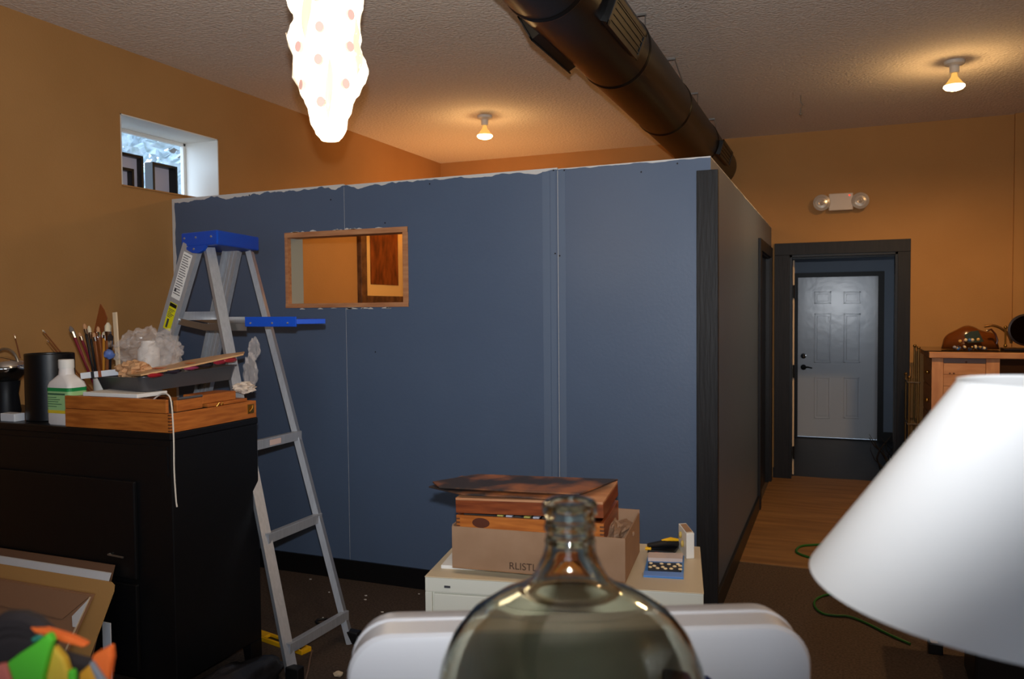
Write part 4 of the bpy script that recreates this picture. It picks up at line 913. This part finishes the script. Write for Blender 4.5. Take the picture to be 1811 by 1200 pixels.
for xx in (0, ww-0.012):
    for k in range(5):
        MB(Tw).box((xx-0.0006, -0.0007, 0.004+k*0.012), (xx+0.0126, 0.0125, 0.010+k*0.012)).build('finger_joint', ENDGRAIN, wbx)
MB(Tw).box((0.02, 0.02, 0.062), (ww*0.55, wd_-0.03, 0.0668)).build('inner_sheet', mat('dark_sheet', (40, 38, 38), 0.6), wbx)
for k in range(7):
    MB(Tw).box((ww*0.28+k*0.03, 0.013, 0.0664), (ww*0.28+k*0.03+0.02, 0.04, 0.0705)).build('paint_tube', mat('tube_%d' % (k % 3), ((180, 170, 90), (190, 190, 200), (60, 58, 56))[k % 3], 0.4), wbx)
MB(Tw).lathe([(0.03, 0), (0.03, 0.001), (0, 0.0012)], (0.085, -0.0005, 0.045), 14, Matrix.Rotation(R(90), 3, 'X') @ Matrix.Diagonal((1, 0.55, 1))).build('wood_stain', mat('burn_stain', (84, 40, 22), 0.5), wbx)
# painted boards on the case
PBD = mat('dark_painted_board', (52, 44, 42), 0.42, c2=(150, 92, 54), scale=7, lo=0.46, hi=0.66)
zt_ = (Tl @ V((ww/2, wd_/2, 0.0505))).z
for k, (dx, dy, rz, L_, Wd, dz, lab) in enumerate(((-0.13, 0.01, -3, 0.50, 0.24, 0.010, 'lower dark painted board on the wooden case, sticking out left'), (-0.12, 0.015, 1, 0.62, 0.22, 0.021, 'upper dark painted board with orange patches on the wooden case'))):
    T_ = Tl @ Matrix.Translation((dx, dy, 0.0505+dz)) @ Matrix.Rotation(R(rz), 4, 'Z') @ Matrix.Rotation(R(0.8), 4, 'Y')
    MB(T_).prism([(0.0, 0.07, 0), (L_*0.3, 0.0, 0), (L_, 0.01, 0), (L_*0.98, Wd, 0), (L_*0.1, Wd, 0)] if k == 0 else [(0, 0.09, 0), (0.05, 0.02, 0), (L_*0.85, 0.0, 0), (L_, Wd*0.96, 0), (0.12, Wd, 0)], (0, 0, 0.005)).build('painted_board', PBD, None, bevel=0.001, label=lab, category='board')
# knife, red card, blister pack, white book
def onC(px, py, dz=0.0): return at(px, py, 2, CH+dz)
ka, kb = onC(1146, 962, 0.028), onC(1199, 958, 0.028); kn = thing('utility_knife', 'yellow and black utility knife lying on the file cabinet', 'knife', onC(1172, 960))
kd = (kb-ka).normalized(); ku = V((0, 0, 1))
MB().box((min(ka.x, kb.x), min(ka.y, kb.y)-0.01, CH), (max(ka.x, kb.x), max(ka.y, kb.y)+0.02, CH+0.012)).build('case_base', BLACKPLASTIC, kn, bevel=0.003)
MB().tube([ka+V((0, 0, -0.005)), ka.lerp(kb, 0.5)+V((0, 0, -0.002)), kb+V((0, 0, -0.005))], [0.009, 0.013, 0.011], 10).build('grip', BLACKPLASTIC, kn, True)
MB().tube([ka.lerp(kb, 0.45)+V((0, 0.002, 0.008)), ka.lerp(kb, 0.75)+V((0, 0.002, 0.011)), kb+V((0, 0.002, 0.006))], [0.005, 0.008, 0.006], 10).build('slider_body', YELLOWM, kn, True)
MB().tube([ka+V((-0.008, -0.004, -0.014)), ka+V((0.012, -0.004, -0.014))], 0.006, 8).build('end_cap', YELLOWM, kn, True)
rc = [onC(x, y, 0.004) for x, y in ((1146, 966), (1176, 968), (1194, 983), (1166, 984))]
MB().prism([p+V((0, 0, -0.003)) for p in rc], (0, 0, 0.006)).build('red_card', mat('red_card_print', (206, 62, 60), 0.4), None, label='red printed card lying behind the blue blister pack', category='card')
bpk = thing('blister_pack', 'blue blister pack with dark dotted insert on the file cabinet', 'packet', onC(1172, 1010))
def quadC(pts, z, h_, name, m): return MB().prism([onC(x, y, 0)+V((0, 0, z)) for x, y in pts], (0, 0, h_)).build(name, m, bpk)
quadC(((1146, 982), (1210, 984), (1209, 1024), (1138, 1020)), 0.0, 0.004, 'backing_card', mat('blue_card', (70, 130, 196), 0.4))
quadC(((1139, 1012), (1209, 1015), (1209, 1024), (1138, 1020)), 0.0045, 0.002, 'pale_band', mat('pale_blue_card', (110, 150, 220), 0.4))
quadC(((1147, 984), (1208, 986), (1207, 996), (1146, 994)), 0.0045, 0.012, 'header_card', mat('beige_card', (206, 186, 176), 0.5))
quadC(((1146, 999), (1206, 1001), (1205, 1014), (1146, 1012)), 0.0045, 0.006, 'dark_insert', mat('dark_insert_card', (22, 20, 22), 0.35))
for px, py in ((1151, 1001), (1170, 1002), (1183, 1003), (1199, 1003), (1157, 1006), (1150, 1008), (1172, 1008), (1193, 1007), (1203, 1006), (1163, 1010), (1187, 1011), (1177, 1011), (1203, 1012)):
    q = onC(px, py); MB().ball((q.x, q.y, CH+0.011), 0.007, 10, 6, (1, 1, 0.5)).build('bead', mat('cream_bead', (232, 206, 160), 0.3), bpk, True)
wbk = thing('white_box', 'narrow white box standing on edge at the right end of the file cabinet', 'box', onC(1222, 987))
w0, w1_, w2_ = onC(1214, 988), onC(1228, 987), onC(1200, 968)
hh = at(1214, 943, 1, w0.y).z-CH
bs4 = [w0, w1_, w1_+(w2_-w0), w2_]; MB().hexa(bs4, [p+V((0, 0, hh)) for p in bs4]).build('carton', WHITE, wbk, bevel=0.002)
top4 = [p+V((0, 0, hh+0.0005)) for p in bs4]; cen = sum(top4, V())/4
MB().prism([cen+(p-cen)*0.75 for p in top4], (0, 0, 0.0012)).build('brown_top_panel', CARD, wbk)
for k, f_ in enumerate((0.35, 0.6)):
    p = w0.lerp(w2_, f_)+V((-0.004, 0, hh*(0.45+0.25*k))); MB().ball(p, 0.012, 10, 6, (0.5, 1, 1)).build('gold_motif', mat('gold_print', (200, 170, 90), 0.5), wbk, True)
# ================================================================== RIGHT-HAND SIDE
PX0, PY0, PZ = 0.672, 7.0, 1.22
pc = thing('pine_cabinet', 'pine cabinet with plank door and brass knobs against the back wall', 'cabinet', (1.3, 7.3, 0))
PX1 = 2.0
MB().box((PX0+0.02, PY0+0.02, 0), (PX1, B-0.04, PZ-0.047)).build('body', mat('pine_dark_side', (150, 98, 60), 0.6), pc)
MB().box((PX0-0.02, PY0-0.02, PZ-0.045), (PX1+0.02, B-0.04, PZ)).build('top', PINE, pc, bevel=0.004)
for x0, x1 in ((PX0, PX0+0.08), (1.04, 1.13), (PX1-0.08, PX1)):
    MB().box((x0, PY0, 0.0), (x1, PY0+0.02, PZ-0.046)).build('stile', PINEV, pc, bevel=0.002)
for k in range(12):
    z1 = PZ-0.085-k*0.09
    MB().box((PX0+0.082, PY0+0.006, max(z1-0.088, 0.02)), (1.038, PY0+0.02, z1)).build('plank', PINE, pc, bevel=0.002)
MB().box((PX0+0.082, PY0+0.004, PZ-0.083), (1.038, PY0+0.02, PZ-0.047)).build('grey_rail', mat('grey_stained_rail', (128, 108, 104), 0.6), pc)
MB().box((1.132, PY0+0.012, 0.6), (PX1-0.082, PY0+0.02, PZ-0.05)).build('glass_panel', mat('dark_glass', (54, 36, 24), 0.12), pc)
MB().box((1.132, PY0+0.004, 0.0), (PX1-0.082, PY0+0.02, 0.598)).build('lower_panel', PINE, pc)
KNOT = mat('pine_knot', (84, 44, 20), 0.6)
for px, py in ((1709, 640), (1668, 634), (1680, 660), (1687, 660), (1660, 716)):
    q = at(px, py, 1, PY0); MB().ball((q.x, PY0+0.006, q.z), 0.013 if px == 1709 else 0.006, 8, 6, (1.3, 0.2, 0.8)).build('knot', KNOT, pc, True)
for k in range(5):
    z1 = PZ-0.06-k*0.225; dwr = MB().box((PX0+0.004, PY0+0.06, z1-0.215), (PX0+0.02, B-0.08, z1)).build('side_drawer', PINE, pc, bevel=0.003)
    MB().ball((PX0-0.012, PY0+0.2, z1-0.11), 0.018, 12, 8).tube([(PX0+0.004, PY0+0.2, z1-0.11), (PX0-0.01, PY0+0.2, z1-0.11)], 0.007, 8).build('knob', BRASS, dwr, True)
gt = MB().box((PX0-0.05, PY0+0.03, PZ+0.0005), (PX1, B-0.04, PZ+0.009)).build('glass_sheet', mat('dark_glass_sheet', (44, 34, 24), 0.08), None, bevel=0.001, label='dark glass sheet lying on top of the pine cabinet', category='glass')
OLDBRASS = mat('old_brass', (128, 98, 56), 0.4, 0.8)
rk = thing('brass_stand', 'slim brass stand with shelf bars left of the pine cabinet', 'stand', (0.56, 7.3, 0))
for x, y, z in ((0.535, 7.25, 1.0), (0.535, 7.6, 1.0), (0.60, 7.25, 1.24), (0.60, 7.6, 1.24)):
    MB().tube([(x, y, 0), (x, y, z)], 0.009, 10).build('post', OLDBRASS, rk, True); MB().ball((x, y, z), 0.014, 10, 8).build('finial', OLDBRASS, rk, True)
for z in (0.28, 0.62, 0.96):
    MB().box((0.52, 7.24, z-0.006), (0.615, 7.61, z+0.006)).build('shelf', mat('smoky_glass', (96, 84, 70), 0.15), rk, bevel=0.002)
GZ = PZ+0.0095
# amber dish, beads, hoop, mirror
ap = at(1717, 605, 1, 7.22); ad = thing('amber_dish', 'amber glass leaf shaped dish on the pine cabinet', 'dish', (ap.x, 7.25, GZ))
vs = []; fs = []; na, nb = 28, 8
for i in range(na+1):
    u = i/na*2-1; hgt = 0.165*(1-abs(u)**5)**0.6*(1+0.13*cos(5*u+0.4)); w = 0.10*(1-0.6*u*u)
    for j in range(nb+1):
        a_ = pi*j/nb; vs.append((ap.x+u*0.20, 7.27-w*cos(a_)*0.9, GZ+0.004+hgt*sin(a_)**0.8))
for i in range(na): fs += [(i*(nb+1)+j, (i+1)*(nb+1)+j, (i+1)*(nb+1)+j+1, i*(nb+1)+j+1) for j in range(nb)]
AMB2 = filmmat('amber_glass_film', (112, 58, 18), 0.72, 0.15)
o = MB().add(vs, fs).build('dish_shell', AMB2, ad, True, ang=80); so = o.modifiers.new('thickness', 'SOLIDIFY'); so.thickness = 0.005
gq = at(1722, 598, 1, 7.15)
MB().prism([at(x, y, 1, 7.14) for x, y in ((1705, 592), (1716, 586), (1730, 584), (1740, 604), (1712, 606))], (0, 0.006, 0)).build('green_leaf', mat('dark_green_glass', (44, 52, 20), 0.25), ad)
MB().tube([at(x, y, 1, 7.16) for x, y in ((1745, 585), (1753, 582), (1760, 590), (1764, 602), (1762, 608))], 0.008, 8).build('rim', mat('brown_glass_rim', (70, 34, 16), 0.2), ad, True)
COLS = [((200, 160, 90), 'gold'), ((60, 110, 180), 'blue'), ((220, 200, 160), 'cream'), ((60, 64, 80), 'slate'), ((150, 150, 165), 'grey')]
nk = thing('bead_necklace', 'necklace of blue grey and gold beads in front of the amber dish', 'necklace', (ap.x, 7.08, GZ))
random.seed(5)
for k in range(34):
    px = 1686+random.random()*58; py = 601+random.random()*8; r_ = random.uniform(0.007, 0.012); c_, nm = COLS[[3, 4, 3, 1, 3, 0, 4, 2][k % 8]]
    q = at(px, py, 1, 7.06+random.random()*0.05)
    MB().ball((q.x, q.y, GZ+r_+random.random()*0.022), r_, 8, 6).build('bead', mat('bead_%s' % nm, c_, 0.2), nk, True)
for px, py, c_ in ((1698, 603, 0), (1715, 601, 1), (1720, 601, 2), (1730, 600, 0), (1708, 601, 2)):
    q = at(px, py, 1, 7.05); MB().ball((q.x, 7.05, max(q.z, GZ+0.014)), 0.013, 10, 8).build('bead', mat('bead_%s' % COLS[c_][1], COLS[c_][0]), nk, True)
MB().tube(smooth([at(x, y, 1, 7.3) for x, y in ((1741, 577), (1755, 575), (1770, 580), (1782, 590), (1788, 602), (1788, 607))]), 0.010, 8).build('hoop', mat('dull_brass', (120, 84, 44), 0.4, 0.6), None, True, label='curved brass hoop between the amber dish and the mirror', category='hoop')
mq = at(1815, 583, 1, 7.2); mi = thing('round_mirror', 'round dark mirror on a brass stand at the right end of the cabinet', 'mirror', (mq.x, 7.2, GZ))
RM = 0.115; rx90 = Matrix.Rotation(R(90), 3, 'X')
MB().lathe([(RM+0.008, -0.01), (RM+0.008, 0.012), (RM-0.006, 0.014), (RM-0.006, -0.01)], (mq.x, 7.2, mq.z), 40, rx90, closed=True).build('rim', mat('dark_bronze', (40, 26, 18), 0.35, 0.5), mi, True)
MB().lathe([(0, 0.0), (RM-0.006, 0.0), (RM-0.006, 0.004), (0, 0.004)], (mq.x, 7.2, mq.z), 40, rx90).build('mirror_glass', mat('dim_mirror', (70, 58, 50), 0.06, 1.0), mi)
for sx in (-1, 1):
    MB().tube([(mq.x+sx*(RM+0.022), 7.2, GZ+0.02), (mq.x+sx*(RM+0.022), 7.2, mq.z+0.02)], 0.007, 8).build('upright', BRASS, mi, True)
    for zz in (GZ+0.035, mq.z+0.02): MB().ball((mq.x+sx*(RM+0.022), 7.2, zz), 0.013, 10, 8).build('finial', BRASS, mi, True)
MB().box((mq.x-0.16, 7.12, GZ), (mq.x+0.16, 7.28, GZ+0.018)).build('base', mat('dark_bronze', (40, 26, 18)), mi, bevel=0.004)

# green cord
c1_ = [at(x, y, 2, 0.012) for x, y in ((1560, 950), (1510, 962), (1470, 962), (1440, 963), (1418, 965), (1409, 971), (1412, 978), (1440, 987), (1480, 990))]
MB().tube(smooth(c1_), 0.008, 6).build('extension_cord', GREENCORD, None, True, label='green cord lying in a loop on the plywood floor', category='cord')
c2p = [at(x, y, 2, 0.008) for x, y in ((1520, 1050), (1470, 1050), (1448, 1056), (1440, 1065), (1444, 1076), (1458, 1085), (1480, 1088), (1500, 1089), (1530, 1100), (1570, 1120), (1610, 1138))]
MB().tube(smooth(c2p), 0.006, 6).build('extension_cord', GREENCORD, None, True, label='thin green cord trailing across the carpet under the lamp shade', category='cord')
# dark plant-like clutter right of the doorway
q = at(1590, 845, 2, 0.0); cl_ = thing('dried_wreath', 'dark tangle of dried stems on the floor right of the doorway', 'wreath', (q.x, q.y-0.1, 0))
random.seed(11); TW = mat('dark_twig', (34, 28, 24), 0.7)
for k in range(40):
    a_ = random.uniform(0, 2*pi); p = V((q.x+random.uniform(-0.16, 0.2), q.y-0.12+random.uniform(-0.1, 0.1), 0.01)); pts = [p]
    for j in range(5): pts.append(pts[-1]+V((0.06*cos(a_+j*0.7), 0.03*sin(a_+j), random.uniform(0.03, 0.10))))
    MB().tube(pts, [0.006, 0.006, 0.005, 0.004, 0.003, 0.002], 5).build('stem', TW, cl_)
# dark stool leg + box under the lamp shade
st = thing('folding_stool', 'folding stool with pale wooden leg and black foot under the lamp shade', 'stool', at(1645, 1150, 2, 0))
fq = at(1645, 1152, 2, 0.0)
MB().bar(fq+V((0.02, 0, 0.03)), fq+V((-0.09, 0.10, 0.47)), 0.04, 0.03, (0, 1, 0)).build('leg', CREAM, st, bevel=0.003)
MB().bar(fq+V((0.42, 0.05, 0.0)), fq+V((0.52, 0.10, 0.47)), 0.04, 0.03, (0, 1, 0)).build('leg', CREAM, st, bevel=0.003)
MB().box((fq.x-0.01, fq.y-0.03, 0), (fq.x+0.05, fq.y+0.03, 0.05)).build('rubber_foot', BLACKPLASTIC, st, bevel=0.005)
MB().box((fq.x-0.12, fq.y-0.05, 0.47), (fq.x+0.55, fq.y+0.3, 0.50)).build('seat', BLACKPAINT, st, bevel=0.005)
MB().box((fq.x+0.12, fq.y-0.42, 0), (fq.x+0.36, fq.y-0.12, 0.2)).build('black_case', BLACKPAINT, None, bevel=0.01, label='low black case on the carpet below the lamp shade', category='case')

# ================================================================== NEAR TABLE AND ITS THINGS
TZ = 0.80
tbl = thing('work_table', 'work table just in front of the camera carrying the carboy and lamp', 'table', (-0.3, 0.95, 0), YAW)
Tn = Matrix.Translation((-0.34, 0.86, 0)) @ Matrix.Rotation(YAW, 4, 'Z')
MB(Tn).box((-0.85, -0.42, TZ-0.03), (0.85, 0.42, TZ)).build('table_top', mat('table_wood', (120, 92, 66), 0.6, c2=(104, 78, 54), scale=4, stretch=(1, 8, 1)), tbl, bevel=0.004)
for x in (-0.8, 0.76):
    for y in (-0.38, 0.34): MB(Tn).box((x, y, 0), (x+0.04, y+0.04, TZ-0.03)).build('leg', BLACKPAINT, tbl)
# white machine behind the carboy
dM = 1.13
mL, mR = atd(612, 1150, dM), atd(1437, 1195, dM+0.03)
ztm = 1.118
md = V((mR.x-mL.x, mR.y-mL.y, 0)); mw = md.length; mrz = math.atan2(md.y, md.x)
Tm = Matrix.Translation((mL.x, mL.y, TZ)) @ Matrix.Rotation(mrz, 4, 'Z')
mch = thing('white_machine', 'white plastic machine with rounded corners behind the glass carboy', 'machine', (mL.x, mL.y, TZ), mrz)
mh = ztm-TZ
def mring(e, y, dz=0.0):
    return [Tm @ V((mw/2+x, y, mh/2+z-dz+0.003)) for x, z in rrect(mw/2-e, mh/2-e, 0.062, 8)]
def shell(stations, name): return loft([mring(e, y, dz) for e, y, dz in stations]).build(name, WHITEPLASTIC, mch, True, ang=30)
shell(((0.012, 0.0, 0.0), (0.004, 0.002, 0.0), (0.0, 0.007, 0), (0.0, 0.052, 0)), 'front_shell')
shell(((0.004, 0.0525, 0.0), (0.0005, 0.055, 0), (-0.002, 0.059, 0), (0.0, 0.09, 0), (0.008, 0.102, 0), (0.02, 0.107, 0)), 'rear_shell')
nv_l = (Tm.inverted() @ atd(1190, 1190, dM)).x; nv_r = (Tm.inverted() @ atd(1290, 1195, dM+0.02)).x; nz = (Tm.inverted() @ atd(1262, 1191, dM+0.02)).z
MB(Tm).prism([(x, -0.003, z) for x, z in ((nv_l, 0.03), (nv_r, 0.03), (nv_r, nz-0.03), (nv_r-0.03, nz-0.004), (nv_r-0.06, nz), (nv_l, nz))], (0, 0.006, 0)).build('dark_panel', NAVY, mch, bevel=0.002)
# carboy
cbp = V((-0.287, 0.879, TZ)); K = 1.0
outp = [(0.0, 0.0), (0.10, 0.0), (0.14, 0.006), (0.156, 0.03), (0.159, 0.06), (0.160, 0.30), (0.158, 0.355), (0.150, 0.395), (0.137, 0.425), (0.118, 0.449), (0.088, 0.470), (0.062, 0.483), (0.046, 0.495), (0.037, 0.511), (0.031, 0.528), (0.0285, 0.540), (0.0295, 0.5415), (0.0295, 0.5455), (0.0280, 0.5475), (0.0278, 0.556), (0.0300, 0.559), (0.0300, 0.563), (0.0285, 0.566), (0.0285, 0.575), (0.0315, 0.579), (0.0325, 0.585), (0.0315, 0.591), (0.0285, 0.594)]
sc_ = (1.357-TZ)/0.594
outp = [(r_, z*sc_) for r_, z in outp]
inp = [(max(r_-0.0055, 0.0), z+(0.007 if z < 0.02 else (0.002 if z < 0.45 else 0.0))) for r_, z in outp][::-1]
inp = [(0.022 if z > 0.49*sc_ and r_ > 0.022 and r_ < 0.028 else r_, z) for r_, z in inp]
cby = MB().lathe(outp+inp, cbp, 72).build('glass_carboy', GLASS, None, True, ang=75, label='large clear glass carboy with ringed neck in front', category='carboy')
# table lamp
dl = 0.86
lc = atd(1851, 1000, dl); zb_, zt2 = 1.277, 1.497
tl_ = thing('table_lamp', 'table lamp with wide white cone shade at the right front', 'lamp', (lc.x, lc.y, TZ))
shp = [(0.238, zb_), (0.236, zb_+0.003), (0.086, zt2-0.002), (0.087, zt2)]
shi = [(r_-0.0022, z) for r_, z in shp][::-1]
MB().lathe(shp+shi, (lc.x, lc.y, 0), 96, closed=True).build('shade', SHADE, tl_, True, ang=60)
for k in range(3):
    a_ = 2*pi*k/3; MB().tube([(lc.x, lc.y, zt2-0.12), (lc.x+0.15*cos(a_), lc.y+0.15*sin(a_), zt2-0.10)], 0.0018, 6).build('shade_spider', BRASS, tl_)
MB().tube([(lc.x, lc.y, TZ+0.26), (lc.x, lc.y, zt2-0.11)], 0.006, 10).build('stem', BRASS, tl_)
MB().lathe([(0.07, 0), (0.075, 0.01), (0.05, 0.03), (0.07, 0.1), (0.06, 0.18), (0.025, 0.24), (0.018, 0.27), (0, 0.27)], (lc.x, lc.y, TZ), 36).build('base', BLACKPAINT, tl_, True)
# patchwork bag at lower left
cb_ = atd(95, 1180, 0.86); bagc = thing('cloth_bag', 'bright green yellow and orange cloth bag with black straps at lower left', 'bag', (cb_.x, cb_.y, TZ), YAW)
BK = mat('black_cloth', (44, 36, 36), 0.85, c2=(56, 48, 48), scale=20); GRN = mat('green_cloth', (92, 205, 50), 0.75); YEL = mat('yellow_cloth', (222, 182, 56), 0.7); ORG = mat('orange_cloth', (240, 110, 40), 0.75); GRY = mat('grey_reflective_tape', (136, 142, 150), 0.4); PNK = mat('coral_cloth', (226, 120, 104), 0.75)
def panel(pts, dep, th, name, m, bulge=0.012):
    poly = [atd(x, y, dep) for x, y in pts]; o = MB().prism(poly, FW*th).build(name, m, bagc, bevel=0.0035, seg=3); return o
bodyp = [(-60, 1150), (-20, 1128), (20, 1118), (60, 1124), (88, 1130), (120, 1150), (158, 1160), (190, 1166), (192, 1260), (200, 1480), (-80, 1480)]
yb_l = atd(95, 1480, 0.9)
ring_f = [atd(x, y, 0.875) for x, y in bodyp]; 
for p in ring_f: p.z = max(p.z, TZ)
MB().prism(ring_f, ray(95, 1180)*0.11).build('bag_body', BK, bagc, bevel=0.01, seg=3)
panel([(10, 1173), (30, 1158), (60, 1138), (84, 1119), (92, 1134), (84, 1160), (74, 1200), (70, 1300), (26, 1300), (20, 1200)], 0.852, 0.012, 'green_panel', GRN)
panel([(93, 1142), (112, 1165), (120, 1190), (124, 1300), (71, 1300), (75, 1200), (84, 1160)], 0.862, 0.012, 'yellow_panel', YEL)
panel([(160, 1160), (195, 1141), (197, 1165), (190, 1210), (186, 1300), (176, 1230), (163, 1178)], 0.855, 0.012, 'orange_panel', ORG)
panel([(156, 1172), (162, 1170), (186, 1204), (190, 1300), (182, 1300), (172, 1210)], 0.850, 0.008, 'grey_tape', GRY)
panel([(139, 1191), (156, 1176), (172, 1204), (180, 1300), (132, 1300)], 0.853, 0.012, 'amber_panel', mat('amber_cloth', (226, 158, 36), 0.7))
panel([(50, 1109), (75, 1112), (95, 1118), (122, 1126), (153, 1141), (146, 1146), (118, 1138), (92, 1130), (60, 1119)], 0.872, 0.012, 'orange_rim', ORG)
panel([(-10, 1176), (9, 1174), (18, 1200), (22, 1300), (-12, 1300)], 0.850, 0.01, 'coral_panel', PNK)
panel([(118, 1185), (132, 1184), (134, 1300), (116, 1300)], 0.860, 0.008, 'green_panel', GRN)
panel([(53, 1128), (66, 1124), (74, 1128), (56, 1138)], 0.858, 0.008, 'teal_patch', mat('teal_cloth', (50, 130, 110), 0.7))
for off, wdt in ((0.0, 0.011), (0.018, 0.008)):
    MB().tube([atd(x, y+off*900, 0.885) for x, y in ((-30, 1140), (-10, 1108), (15, 1096), (45, 1096), (66, 1104), (80, 1118), (88, 1140))], wdt, 8).build('strap', BK, bagc, True)
